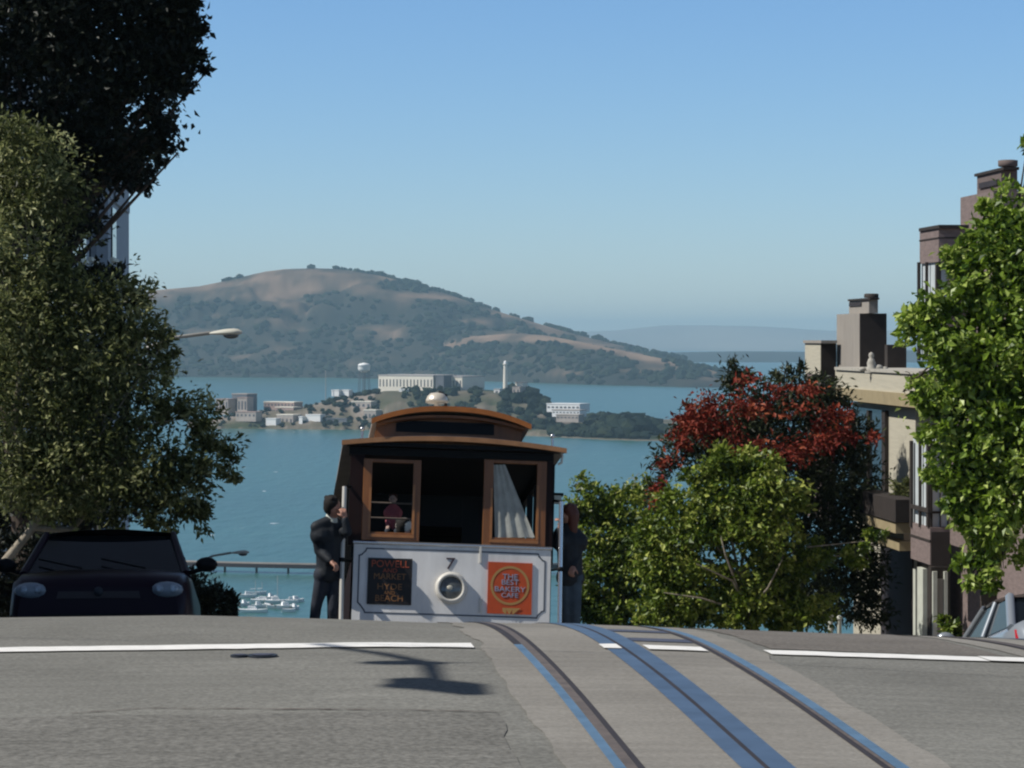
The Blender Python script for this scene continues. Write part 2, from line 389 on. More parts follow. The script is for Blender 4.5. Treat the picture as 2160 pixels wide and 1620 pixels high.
def ribbon(mb, u0, u1, v0, v1, dz, step=.25, jit=0.0):
    vs = np.arange(v0, v1 + 1e-6, step)
    if vs[-1] < v1 - 1e-4: vs = np.append(vs, v1)
    rows = []
    for v in vs:
        j0, j1 = (rng.normal(0, jit, 2) if jit else (0, 0))
        rows.append([S(u0 + j0, v, float(G(u0, v)) + dz), S(u1 + j1, v, float(G(u1, v)) + dz)])
    mb.grid(rows)
def track(uc, first):
    mb = MB()
    vs = np.concatenate([np.arange(-20, 8, 2.), np.arange(8, 26, .12), np.arange(26, 40, .5), np.arange(40, 200, 4.)])
    rows = []
    for v in vs:
        jl = float(fbm(np.array(v * 2.3), np.array(uc), 3)) * .12 - .06; jr = float(fbm(np.array(v * 2.1), np.array(uc + 9), 3)) * .12 - .06
        rows.append([S(u, v, float(G(u, v)) + .004) for u in (uc - .82 + jl, uc - .4, uc, uc + .4, uc + .82 + jr)])
    mb.grid(rows)
    bed = mb.build('track_bed', M['concrete']); tag(bed, kind='structure')
    def part(name, m, spans):
        q = MB()
        for (a, b, v0, v1, dz) in spans: ribbon(q, uc + a, uc + b, v0, v1, dz)
        return q.build(name, m, bed)
    part('rail_groove', M['groove'], [(-.53, -.50, -20, 60, .0085)]); part('rail_groove', M['groove'], [(.50, .53, -20, 60, .0085)])
    part('rail', M['rust'], [(-.575, -.532, -20, 60, .0085)]); part('rail', M['rust'], [(.532, .552, -20, 60, .0085)])
    part('rail_edge', M['bluerail'], [(-.625, -.577, -20, 16.4, .0085)]); part('rail_edge', M['groove'], [(-.625, -.577, 16.4, 60, .0085)])
    part('rail_edge', M['bluerail'], [(.554, .615, -20, 60, .0085)])
    part('slot_rail', M['bluesteel'], [(-.105, -.012, -20, 60, .0085)]); part('slot_rail', M['bluesteel'], [(.012, .122, -20, 60, .0085)])
    part('cable_slot', M['groove'], [(-.011, .011, -20, 60, .0087)])
    if first:
        for (v0, v1) in ((16.85, 17.15), (17.9, 18.25)): part('cover_plate', M['plate'], [(.125, .497, v0, v1, .0085)])
track(1.93, True); track(5.20, False)

# limit line painted across the road, in the pieces the photo shows
for (xa, xb) in ((-90, 997), (1268, 1306), (1362, 1486), (1618, 2075)):
    ua, ub = u_at(xa, 16.3), u_at(xb, 16.3); q = MB(); rows = []
    n = max(2, int((ub - ua) / .12)); top = .013 if 1200 < xa < 1600 else .009
    for k in range(n + 1):
        u = ua + (ub - ua) * k / n; j = rng.normal(0, .008, 2)
        rows.append([S(u, 16.14 + j[0], float(G(u, 16.14)) + top), S(u, 16.45 + j[1], float(G(u, 16.45)) + top)])
    q.grid(rows); tag(q.build('limit_line', M['paint']), kind='structure')
ua, ub = u_at(2075, 16.3), 10.2; q = MB(); rows = [[S(u, 16.14, float(G(u, 16.14)) + .013), S(u, 16.45, float(G(u, 16.45)) + .013)] for u in np.linspace(ua, ub, 40)]
q.grid(rows); tag(q.build('limit_line', M['paint']), kind='structure')

M['seam'] = mat('tar_seam', (.085, .062, .052), .9, var=.5, vscale=14)
def crack(pts, w0, name='road_seam'):
    q = MB(); rows = []
    for a_, b_ in zip(pts[:-1], pts[1:]):
        n = max(2, int(math.hypot(b_[0] - a_[0], b_[1] - a_[1]) / .06))
        for k in range(n):
            u, v = a_[0] + (b_[0] - a_[0]) * k / n, a_[1] + (b_[1] - a_[1]) * k / n; jv = (float(fbm(np.array(u * 3.1 + v), np.array(v * 2.7), 3)) - .44) * .10; wd = w0 * random.uniform(.2, 1.3)
            rows.append([S(u + (jv if abs(b_[1] - a_[1]) > abs(b_[0] - a_[0]) else 0), v + jv - wd / 2, float(G(u, v)) + .005), S(u + (jv + wd if abs(b_[1] - a_[1]) > abs(b_[0] - a_[0]) else 0), v + jv + wd / 2, float(G(u, v)) + .005)])
    q.grid(rows); tag(q.build(name, M['seam']), kind='structure')
def uvp(px, py, d): return UV(P(px, py, d))
crack([uvp(150, 1515, 13.0), uvp(310, 1507, 13.15), uvp(640, 1511, 13.1), uvp(1085, 1515, 13.05)], .022)
M['asphalt2'] = road_mat('coarse_asphalt', (.142, .139, .127), (.184, .180, .165), .32, .8); M['asphalt3'] = road_mat('brownish_asphalt', (.142, .130, .116), (.182, .168, .152), .3)
def patch(us, vs, m, dz=.004):
    q = MB(); q.grid([[S(u + (float(fbm(np.array(v * 1.9), np.array(u), 3)) - .45) * .08, v + (float(fbm(np.array(u * 2.3), np.array(v), 3)) - .45) * .12, float(G(u, v)) + dz) for u in us] for v in vs]); tag(q.build('asphalt_patch', m), kind='structure')
patch(np.arange(-3.1, 1.0, .15), np.arange(4, 13.06, .2), M['asphalt2']); patch(np.arange(2.85, 4.32, .12), np.arange(16.6, 30, .25), M['asphalt3'])
# utility covers set in the asphalt, left of the track
for (px, py, rx, ry, lab) in ((505, 1384, .05, .07, 'small round iron cover, farther left of two in the asphalt'), (553, 1385, .085, .10, 'larger round iron cover in the asphalt before the white line')):
    d = 15.6; c = P(px, py, d); u, v = UV(c)
    q = MB(); n = 20; ring = [S(u + rx * math.cos(a), v + ry * math.sin(a)) for a in np.linspace(0, 2 * math.pi, n, endpoint=False)]
    pts = [Vector((p.x, p.y, Gp(p) + .012)) for p in ring]
    q.add(pts + [Vector((p.x, p.y, p.z - .03)) for p in pts], [tuple(range(n))] + [(i, n + i, n + (i + 1) % n, (i + 1) % n) for i in range(n)])
    o = relocate(q.build('utility_cover', M['cover'])); tag(o, lab, 'utility cover', 'utility covers in the road')
    q = MB(); q.add([Vector((p.x * .7 + c.x * .3, p.y * .7 + S(u, v).y * .3, p.z + .003)) for p in pts], [tuple(range(n))]); 
    k = q.build('lid', M['plate'], o)

# bay water
m, t, b = nt('bay_water'); N = t.nodes.new; L = t.links.new
tc = N('ShaderNodeTexCoord')
b.inputs['Base Color'].default_value = (.030, .135, .165, 1); b.inputs['Roughness'].default_value = .28; b.inputs['Specular IOR Level'].default_value = .28
mp = N('ShaderNodeMapping'); mp.inputs['Scale'].default_value = (1, .35, 1); L(tc.outputs['Object'], mp.inputs['Vector'])
n1 = N('ShaderNodeTexNoise'); n1.inputs['Scale'].default_value = .12; n1.inputs['Detail'].default_value = 5; L(mp.outputs[0], n1.inputs['Vector'])
bp = N('ShaderNodeBump'); bp.inputs['Strength'].default_value = .9; bp.inputs['Distance'].default_value = 1.6
L(n1.outputs['Fac'], bp.inputs['Height']); L(bp.outputs[0], b.inputs['Normal'])
n2 = N('ShaderNodeTexNoise'); n2.inputs['Scale'].default_value = .004; n2.inputs['Detail'].default_value = 4
mp2 = N('ShaderNodeMapping'); mp2.inputs['Scale'].default_value = (.5, 1, 1); L(tc.outputs['Object'], mp2.inputs['Vector']); L(mp2.outputs[0], n2.inputs['Vector'])
cr = N('ShaderNodeValToRGB'); cr.color_ramp.elements[0].position = .3; cr.color_ramp.elements[1].position = .7
cr.color_ramp.elements[0].color = (.036, .115, .112, 1); cr.color_ramp.elements[1].color = (.042, .135, .128, 1)
n4 = N('ShaderNodeTexNoise'); n4.inputs['Scale'].default_value = .11; n4.inputs['Detail'].default_value = 2; mp4 = N('ShaderNodeMapping'); mp4.inputs['Scale'].default_value = (1, .5, 1)
L(tc.outputs['Object'], mp4.inputs['Vector']); L(mp4.outputs[0], n4.inputs['Vector'])
fr = N('ShaderNodeMapRange'); fr.inputs['From Min'].default_value = .735; fr.inputs['From Max'].default_value = .76; L(n4.outputs['Fac'], fr.inputs['Value'])
fm = N('ShaderNodeMix'); fm.data_type = 'RGBA'; L(n2.outputs['Fac'], cr.inputs[0]); L(fr.outputs[0], fm.inputs[0]); L(cr.outputs[0], fm.inputs[6]); fm.inputs[7].default_value = (.6, .65, .65, 1)
L(fm.outputs[2], b.inputs['Base Color'])
mb = MB(); mb.add([(-15000, 500, 0), (15000, 500, 0), (15000, 27500, 0), (-15000, 27500, 0)], [(0, 1, 2, 3)])
tag(mb.build('water', m), kind='structure')

# ================================================================== FAR LAND
def hill_mat(name, cols, scale=None):
    m, t, b = nt(name); a = t.nodes.new('ShaderNodeAttribute'); a.attribute_name = 'cover'
    r = t.nodes.new('ShaderNodeValToRGB'); e = r.color_ramp.elements
    e[0].position, e[0].color = cols[0][0], (*cols[0][1], 1); e[1].position, e[1].color = cols[-1][0], (*cols[-1][1], 1)
    for p, c in cols[1:-1]: k = e.new(p); k.color = (*c, 1)
    t.links.new(a.outputs['Fac'], r.inputs[0]); t.links.new(r.outputs[0], b.inputs['Base Color']); b.inputs['Roughness'].default_value = .95; b.inputs['Specular IOR Level'].default_value = .1
    return m
def polar_land(name, pxs, ds, zfun, m):
    xx, dd = np.meshgrid(pxs, ds); z, cov = zfun(xx, dd)
    v = np.stack([(xx - CX) / F * dd, dd, z], -1).reshape(-1, 3); n = len(pxs)
    i, j = np.meshgrid(np.arange(len(ds) - 1), np.arange(n - 1), indexing='ij'); a = (i * n + j).ravel()
    f = np.stack([a, a + 1, a + n + 1, a + n], -1)
    return np_mesh(name, v, f, m, attr={'cover': cov.ravel()}, smooth=True)
def sm(t): t = np.clip(t, 0, 1); return t * t * (3 - 2 * t)
DR1, DR2 = 6700., 5450.
r1x = [-500, -150, 0, 200, 300, 330, 420, 470, 520, 560, 600, 660, 700, 740, 800, 860, 900, 950, 1000, 1060, 1120, 1180, 1250, 1330, 1400, 1432, 1470, 1530, 1600]
r1y = [775, 735, 690, 635, 616, 612, 604, 594, 582, 573, 568, 566, 567, 571, 581, 597, 607, 622, 641, 660, 678, 696, 714, 734, 747, 756, 770, 790, 800]
r2x = [760, 830, 880, 930, 1000, 1080, 1150, 1230, 1320, 1400, 1450, 1490, 1525, 1550]
r2y = [800, 775, 745, 722, 709, 703, 707, 722, 741, 757, 768, 776, 790, 812]
def angel(xx, dd):
    z1 = H - (np.interp(xx, r1x, r1y) - HY) / F * DR1; z1 = np.maximum(z1, 0)
    sy = np.interp(xx, [-500, 300, 700, 1000, 1300, 1500, 1560], [793, 795, 797, 803, 813, 818, 818]); ds = H * F / (sy - HY)
    ds = ds + 60 * (fbm(xx * .02, xx * 0 + 3, 3) - .5)
    DR2 = ds + 480; z2 = H - (np.interp(xx, r2x, r2y) - HY) / F * DR2; z2 = np.maximum(z2, 0) * sm((xx - 765) / 60) * (xx < 1545)
    t1 = (dd - ds) / (DR1 - ds)
    f1 = np.where(dd < DR1, sm(np.clip(t1, 0, 1) ** .75), 1 - sm((dd - DR1) / 900))
    t2 = (dd - ds) / (DR2 - ds); f2 = np.where(dd < DR2, np.clip(t2, 0, 1) ** .7, 1 - sm((dd - DR2) / 550))
    X = (xx - CX) / F * dd
    n = fbm(X * .006, dd * .006, 5, 11); g = np.abs(fbm(X * .0042 + n * .6, dd * .0034, 4, 5) - .48) * 2
    a = z1 * f1 * (1 - .22 * np.exp(-(g / .16) ** 2) * (f1 < .97) * sm((1 - f1) * 6)) ; b_ = z2 * f2
    z = np.maximum(a, b_) + (n - .5) * 14 * (np.maximum(f1, f2) > .05) * sm((1 - np.maximum(f1, f2)) * 8)
    z = np.where(t1 <= 0, -3, np.maximum(z, .5))
    rel = np.where(a > b_, f1, f2)
    cov = fbm(X * .012, z * .045 + dd * .003, 5, 3) * 1.5 - .55 + .42 * sm((rel - .72) / .26) + .12 * (n - .5) - .22 * sm((.25 - rel) * 6)
    cov = cov + .16 * (b_ > a) * sm((rel - .55) / .4) + .10 * np.exp(-((xx - 720) / 260) ** 2) * sm((rel - .3) / .4)
    return z, np.clip(cov, 0, 1)
am = hill_mat('island_hillside', [(.0, (.022, .026, .024)), (.36, (.040, .038, .030)), (.52, (.090, .070, .052)), (.72, (.18, .125, .090)), (1.0, (.27, .19, .135))])
ang = polar_land('hills', np.arange(-500, 1566, 4.), np.concatenate([np.arange(4600, 7000, 28.), np.arange(7000, 7700, 80.)]), angel, am)
tag(ang, 'large hilly island of tan grass and dark scrub across the bay', None, None, 'structure')
def clumps(name, pos, rad, m, label=None, squash=.8):
    """rounded tree-clump crowns as one low mass"""
    p = np.asarray(pos); r = np.asarray(rad)
    g = (1 + 5 ** .5) / 2
    iv = np.array([(-1, g, 0), (1, g, 0), (-1, -g, 0), (1, -g, 0), (0, -1, g), (0, 1, g), (0, -1, -g), (0, 1, -g), (g, 0, -1), (g, 0, 1), (-g, 0, -1), (-g, 0, 1)]) / math.hypot(1, g)
    fi = np.array([(0, 11, 5), (0, 5, 1), (0, 1, 7), (0, 7, 10), (0, 10, 11), (1, 5, 9), (5, 11, 4), (11, 10, 2), (10, 7, 6), (7, 1, 8), (3, 9, 4), (3, 4, 2), (3, 2, 6), (3, 6, 8), (3, 8, 9), (4, 9, 5), (2, 4, 11), (6, 2, 10), (8, 6, 7), (9, 8, 1)])
    k = len(p); jit = 1 + rng.normal(0, .22, (k, 12, 1))
    v = p[:, None, :] + iv[None] * jit * r[:, None, None] * np.array([1, 1, squash])
    f = (fi[None] + (np.arange(k) * 12)[:, None, None]).reshape(-1, 3)
    ob = np_mesh(name, v.reshape(-1, 3), f, m, attr={'tint': np.repeat(rng.random(k), 12)}); tag(ob, label, None, None, 'stuff'); return ob
fm_ = leaf_mat('far_foliage', (.009, .016, .014), (.014, .024, .017), (.024, .034, .020), 0, .9, .1)
px_, dd_ = rng.uniform(0, 1540, 9000), rng.uniform(4750, 6750, 9000)
zz, cc = angel(px_, dd_)
keep = (zz > 1) & (cc < .38) & (rng.random(9000) < .75)
px2 = np.concatenate([rng.normal(925, 75, 70), rng.uniform(1150, 1440, 90), rng.uniform(700, 1100, 30)]); dd2 = np.full(len(px2), DR1) + rng.normal(0, 20, len(px2)); z2_, _ = angel(px2, dd2)
px3 = rng.uniform(1400, 1530, 120); dd3 = rng.uniform(4800, 5500, 120); z3_, _ = angel(px3, dd3); k3 = z3_ > .6
PX = np.concatenate([px_[keep], px2, px3[k3]]); DD = np.concatenate([dd_[keep], dd2, dd3[k3]]); ZZ = np.concatenate([zz[keep], z2_, z3_[k3]])
pos = np.stack([(PX - CX) / F * DD, DD, ZZ + 1.5], -1)
clumps('island_woodland', pos, rng.uniform(5, 11, len(pos)) * np.concatenate([np.ones(keep.sum()), rng.uniform(.7, 1.3, len(px2)), np.ones(k3.sum())]), fm_, 'dark scrub and tree clumps scattered over the far island')

rm = hill_mat('dry_far_hills', [(0, (.20, .19, .17)), (1, (.40, .36, .30))])
def ridge(name, d0, px, py, wid, cov0, m):
    def zf(xx, dd):
        z = np.maximum(H - (np.interp(xx, px, py) - HY) / F * d0, 0)
        X = (xx - CX) / F * dd
        f = np.exp(-((dd - d0) / wid) ** 2); n = fbm(X * .0012, dd * .0012, 4, 21)
        return z * f * (.86 + .28 * n) - 2, np.clip(cov0 + (n - .5), 0, 1)
    o = polar_land(name, np.arange(-1200, 3300, 25.), np.linspace(d0 - wid * 2.2, d0 + wid * 2.2, 24), zf, m); tag(o, kind='structure'); return o
ridge('hills', 10800., [-1200, 900, 1250, 1430, 1560, 1700, 1900, 3300], [746, 746, 745, 743, 741, 742, 738, 735], 700., .1, am)
ridge('mountains', 23000., [-1200, 0, 900, 1180, 1300, 1400, 1500, 1620, 1760, 2000, 3300], [725, 715, 706, 700, 694, 686, 684, 688, 696, 700, 715], 1800., .25, rm)

# ---- the near island with the prison
AD = 2580.
ax = [400, 430, 455, 500, 560, 640, 700, 760, 815, 900, 1000, 1060, 1110, 1150, 1168, 1200, 1240, 1300, 1400, 1445, 1470]
ay = [915, 900, 888, 874, 868, 861, 846, 833, 825, 823, 823, 827, 836, 850, 874, 884, 888, 892, 900, 915, 935]
def alc(xx, dd):
    top = np.maximum(H - (np.interp(xx, ax, ay) - HY) / F * AD, 0)
    sy = np.interp(xx, [400, 600, 800, 1000, 1200, 1300, 1440], [904, 905, 907, 913, 924, 929, 931]); ds = H * F / (sy - HY)
    ds = ds + 16 * (fbm(xx * .05, xx * 0 + 1, 3) - .5)
    X = (xx - CX) / F * dd; n = fbm(X * .03, dd * .03, 4, 31)
    tt = (dd - ds) / (AD - 30 - ds)
    f = np.where(dd < AD, np.clip(.16 * sm(tt * 12) + .84 * sm(tt * 1.15 - .12 + (n - .5) * .35), 0, 1), 1 - sm((dd - AD - 60) / 130))
    z = np.where(tt <= 0, -3, top * f + (n - .5) * 3 * (f < .95)); z = np.where(tt > 0, np.maximum(z, .4), z)
    cov = .85 * n + .20 * sm(f * 1.1) - .10 + .16 * (xx < 790)
    cov = np.where(f < .13, .58, cov)
    return z, np.clip(cov, 0, 1)
lm = hill_mat('prison_island_ground', [(0, (.026, .040, .022)), (.35, (.045, .060, .030)), (.55, (.13, .115, .085)), (.75, (.25, .21, .18)), (1, (.34, .30, .27))])
il = polar_land('terrain', np.arange(396, 1474, 4.), np.arange(2180, 2800, 9.), alc, lm); tag(il, kind='structure')
apos = []; arad = []
def scatter_trees(n, x0, x1, d0, d1, r0, r1, lift=.5):
    x = rng.uniform(x0, x1, n); d = rng.uniform(d0, d1, n); z, _ = alc(x, d); k = z > .5
    for a, b_, c in zip(x[k], d[k], z[k]): r = rng.uniform(r0, r1); apos.append(((a - CX) / F * b_, b_, c + r * lift)); arad.append(r)
scatter_trees(420, 1240, 1425, 2225, 2580, 3.5, 8); scatter_trees(160, 1290, 1400, 2240, 2420, 5, 9, 1.2)
scatter_trees(130, 1060, 1165, 2350, 2600, 3, 6); scatter_trees(120, 850, 1010, 2420, 2560, 2.5, 4.5); scatter_trees(90, 680, 800, 2480, 2580, 2, 3.5)
scatter_trees(90, 1160, 1260, 2260, 2420, 3, 5); scatter_trees(60, 460, 700, 2500, 2590, 1.5, 3); scatter_trees(50, 1080, 1130, 2560, 2600, 4, 6, 1.0)
clumps('island_trees', apos, arad, fm_, 'dark trees growing over the prison island slopes')

def pbox(mb, x0, x1, ytop, ybot, d, depth=14.):
    """box whose front face covers the pixel rectangle at depth d"""
    a = P(x0, ybot, d); b_ = P(x1, ytop, d); mb.box(a.x, b_.x, d, d + depth, a.z, b_.z)
def building(name, x0, x1, ytop, ybot, d, label, cat, wallm, roofm, depth=16., nwin=0, wy=(.3, .7), wfrac=.45, roofh=.8, group=None, winm=None, sink=3., rot=-30):
    a = P(x0, ybot, d); b_ = P(x1, ytop, d)
    r = thing(name, ((a.x + b_.x) / 2, d + depth / 2, a.z), label, cat, group)
    q = MB(); q.box(a.x, b_.x, d, d + depth, a.z - sink, b_.z); q.build('wall', wallm, r)
    q = MB(); q.box(a.x - .3, b_.x + .3, d - .3, d + depth + .3, b_.z + .003, b_.z + roofh); q.build('roof', roofm, r)
    for k in range(nwin):
        wd = (b_.x - a.x) / nwin; xc = a.x + wd * (k + .5); h = b_.z - a.z
        q = MB(); q.box(xc - wd * wfrac / 2, xc + wd * wfrac / 2, d - .12, d - .002, a.z + h * wy[0], a.z + h * wy[1]); q.build('window', winm or M['farwin'], r)
    r.rotation_euler.z = R(rot); r.scale.x = 1 / math.cos(R(rot)) ** .5
    return r
M['farwin'] = mat('far_window', (.10, .10, .11), .4)
M['prisonwall'] = mat('prison_concrete', (.78, .73, .62), .8, var=.08, vscale=.08)
M['prisonroof'] = mat('pale_flat_roof', (.42, .40, .38), .8)
M['ruin'] = mat('weathered_concrete', (.40, .35, .31), .85, var=.2, vscale=.1)
M['ruinpink'] = mat('pinkish_brick', (.36, .26, .23), .85, var=.2, vscale=.1)
M['brightwhite'] = mat('bright_white_wall', (.80, .80, .78), .6)
M['slate'] = mat('slate_grey', (.13, .14, .16), .8, var=.15, vscale=.1)
building('prison_building', 815, 942, 793, 823, 2575, 'long cream prison block on the island top, left of the dark stair tower', 'building', M['prisonwall'], M['prisonroof'], 40, 16, (.25, .75), .32, 1.0)
building('prison_building', 946, 972, 795, 823, 2570, 'narrow cream prison wing between dark stair tower and gap', 'building', M['prisonwall'], M['prisonroof'], 40, 3, (.25, .75), .32, 1.0)
building('prison_building', 975, 999, 796, 823, 2570, 'short cream prison wing at the right end of the block', 'building', M['prisonwall'], M['prisonroof'], 40, 3, (.25, .75), .32, 1.0)
building('stair_tower', 926, 945, 793, 829, 2560, 'dark grey stair tower standing against the cream prison block', 'building', M['slate'], M['slate'], 14, 0, roofh=.6)
building('ruined_house', 1086, 1103, 818, 830, 2550, 'low pale ruined house wall beside the lighthouse', 'building', M['ruin'], M['ruin'], 10, 2)
building('ruined_house', 1092, 1108, 808, 829, 2562, 'taller pale ruined house right of the lighthouse', 'building', M['prisonwall'], M['ruin'], 10, 2)
building('keeper_cottage', 1046, 1059, 822, 831, 2540, 'small white cottage at the foot of the lighthouse', 'building', M['brightwhite'], M['prisonroof'], 8, 1)
building('barracks', 1162, 1236, 853, 862, 2420, 'white flat roofed hall on the shore terrace, topmost of three', 'building', M['brightwhite'], M['brightwhite'], 18, 8, (.1, .5), .6)
building('barracks', 1170, 1232, 866, 872, 2395, 'white flat roofed hall, middle of three on the shore terrace', 'building', M['brightwhite'], M['ruin'], 12, 8, (.1, .5), .6)
building('barracks', 1178, 1228, 876, 883, 2370, 'white flat roofed hall, lowest of three on the shore terrace', 'building', M['ruin'], M['ruin'], 10, 6, (.1, .5), .6)
building('power_house', 462, 492, 843, 868, 2560, 'tall pinkish building on the island left tip', 'building', M['ruin'], M['ruinpink'], 16, 4, (.3, .8), .5)
building('power_house', 496, 532, 832, 866, 2565, 'dark four storey shell on the island left tip', 'building', M['slate'], M['ruin'], 16, 5, (.2, .8), .5)
building('power_house', 505, 528, 840, 870, 2550, 'pale front annex before the dark four storey shell', 'building', M['ruin'], M['ruinpink'], 10, 3, (.2, .8), .5)
building('workshop', 560, 632, 849, 858, 2572, 'long pinkish workshop, upper of two on the island left side', 'building', M['ruinpink'], M['prisonwall'], 14, 9, (.2, .7), .5)
building('workshop', 585, 628, 860, 876, 2552, 'pinkish workshop with pale stripes below the long workshop', 'building', M['ruinpink'], M['prisonwall'], 12, 6, (.2, .7), .5)
building('warehouse', 590, 628, 876, 895, 2522, 'buff waterfront warehouse at the middle of the island landing', 'building', M['ruin'], M['prisonwall'], 14, 4, (.2, .6), .4)
building('shed', 564, 588, 884, 891, 2516, 'small white shed at the waterline left of the warehouse', 'building', M['brightwhite'], M['brightwhite'], 8)
building('shed', 648, 682, 876, 882, 2512, 'long white shed right of the buff waterfront warehouse', 'building', M['brightwhite'], M['brightwhite'], 8)
building('shed', 633, 641, 880, 890, 2512, 'tiny white hut close to the buff waterfront warehouse', 'building', M['brightwhite'], M['brightwhite'], 5)
building('shed', 702, 719, 824, 829, 2560, 'white roofed shelter on the slope, left of a pair', 'building', M['brightwhite'], M['brightwhite'], 6)
building('shed', 724, 740, 824, 829, 2560, 'white roofed shelter on the slope, right of a pair', 'building', M['brightwhite'], M['brightwhite'], 6)
building('shed', 844, 866, 822, 827, 2545, 'low white roofed shed in front of the prison block', 'building', M['brightwhite'], M['brightwhite'], 6)
building('guard_house', 745, 790, 848, 862, 2520, 'pale stone guard house on the slope below the water tower', 'building', M['ruin'], M['prisonwall'], 10, 4)
building('guard_house', 772, 800, 866, 890, 2500, 'weathered stone building beside the cable car roof', 'building', M['ruin'], M['prisonwall'], 10, 3)
building('boat_house', 690, 740, 884, 902, 2505, 'dark blue grey boat house on the waterfront', 'building', M['slate'], M['slate'], 10, 3)
building('quay_shed', 500, 548, 870, 882, 2530, 'mottled low quay shed on the island left shore', 'building', M['ruin'], M['ruinpink'], 10, 5)
building('harbor_house', 1448, 1468, 790, 797, 5050, 'pale harbour house on the far island point, leftmost of three', 'building', M['ruin'], M['brightwhite'], 14)
building('harbor_house', 1474, 1484, 791, 797, 5050, 'pale harbour house on the far island point, middle of three', 'building', M['ruin'], M['brightwhite'], 14)
building('harbor_house', 1488, 1506, 793, 800, 5050, 'pale harbour house on the far island point, rightmost of three', 'building', M['ruin'], M['brightwhite'], 14)
# lighthouse
a = P(1066, 826, 2560); b_ = P(1066, 760, 2560)
lh = thing('lighthouse', a, 'slender pale lighthouse tower on the prison island', 'lighthouse')
q = MB(); q.lathe((a.x, a.y, a.z - 3), [(2.5, 0), (2.3, 3), (1.7, b_.z - a.z - 1)], n=12); q.build('tower', M['prisonwall'], lh)
q = MB(); q.lathe((a.x, a.y, b_.z - 4.2), [(1.7, 0), (2.5, .2), (2.5, .9), (0, .91)], n=12); q.build('gallery', M['prisonwall'], lh)
q = MB(); q.lathe((a.x, a.y, b_.z - 3.2), [(1.6, 0), (1.6, 1.7), (.6, 2.8), (0, 3.0)], n=12); q.build('lantern', M['brightwhite'], lh)
# water tower
a = P(768, 835, 2575); zt, zb = P(768, 767, 2575).z, P(768, 786, 2575).z
wt = thing('water_tower', a, 'white water tank on tall thin legs on the prison island', 'water tower')
q = MB(); q.lathe((a.x, a.y, zb), [(0, 0), (3.0, .6), (5.2, 2.2), (5.6, 4), (5.6, 6.4), (5.9, 6.6), (4.8, 8.0), (1, 9.0), (0, 9.1)], n=20); q.build('tank', M['brightwhite'], wt)
for k in range(6):
    an = k * math.pi / 3 + .3; q = MB(); q.tube([(a.x + 6 * math.cos(an), a.y + 6 * math.sin(an), a.z - 4), (a.x + 4.6 * math.cos(an), a.y + 4.6 * math.sin(an), zb + 2)], .28, 6); q.build('leg', M['slate'], wt)
q = MB(); q.tube([(a.x, a.y, a.z - 4), (a.x, a.y, zb + .5)], .5, 6); q.build('riser_pipe', M['slate'], wt)
a = P(687, 850, 2560); mz = P(687, 781, 2560).z
q = MB(); q.tube([(a.x, a.y, a.z - 3), (a.x, a.y, mz)], [.42, .22], 6)
for k in range(1, 5): z = a.z + (mz - a.z) * k / 5; q.box(a.x - .9, a.x + .9, a.y - .1, a.y + .1, z - .1, z + .1)
tag(relocate(q.build('radio_mast', M['prisonroof'])), 'thin pale radio mast left of the water tower', 'mast')

# pier out in the bay, boats
pr = thing('pier', P(800, 1190, 955), 'long low pier across the water with pale parapet and dark underside', 'pier')
def arc_y(px): return 955 + 10 * ((px - 900) / 400) ** 2
pxs = np.arange(200, 1500, 20.)
q = MB(); 
for a_, b_ in zip(pxs[:-1], pxs[1:]):
    d0, d1 = arc_y(a_), arc_y(b_); X0, X1 = (a_ - CX) / F * d0, (b_ - CX) / F * d1
    q.hexa([(X0, d0, 1.9), (X1, d1, 1.9), (X1, d1 + 6, 1.9), (X0, d0 + 6, 1.9), (X0, d0, 3.2), (X1, d1, 3.2), (X1, d1 + 6, 3.2), (X0, d0 + 6, 3.2)])
q.build('deck', M['groove'], pr)
q = MB()
for a_, b_ in zip(pxs[:-1], pxs[1:]):
    d0, d1 = arc_y(a_) + .3, arc_y(b_) + .3; X0, X1 = (a_ - CX) / F * d0, (b_ - CX) / F * d1
    q.hexa([(X0, d0, 3.205), (X1, d1, 3.205), (X1, d1 + .5, 3.205), (X0, d0 + .5, 3.205), (X0, d0, 3.75), (X1, d1, 3.75), (X1, d1 + .5, 3.75), (X0, d0 + .5, 3.75)])
q.build('parapet', M['ruin'], pr)
q = MB()
for a_ in np.arange(205, 1495, 67.):
    d0 = arc_y(a_) + .6; X0 = (a_ - CX) / F * d0; q.box(X0 - .2, X0 + .2, d0, d0 + 4.5, -2, 1.895)
pl = q.build('piles', M['groove'], pr); tag(pl, kind='stuff')
M['hull'] = mat('white_hull', (.86, .86, .85), .35); M['hullblue'] = mat('dark_hull', (.05, .08, .13), .4)
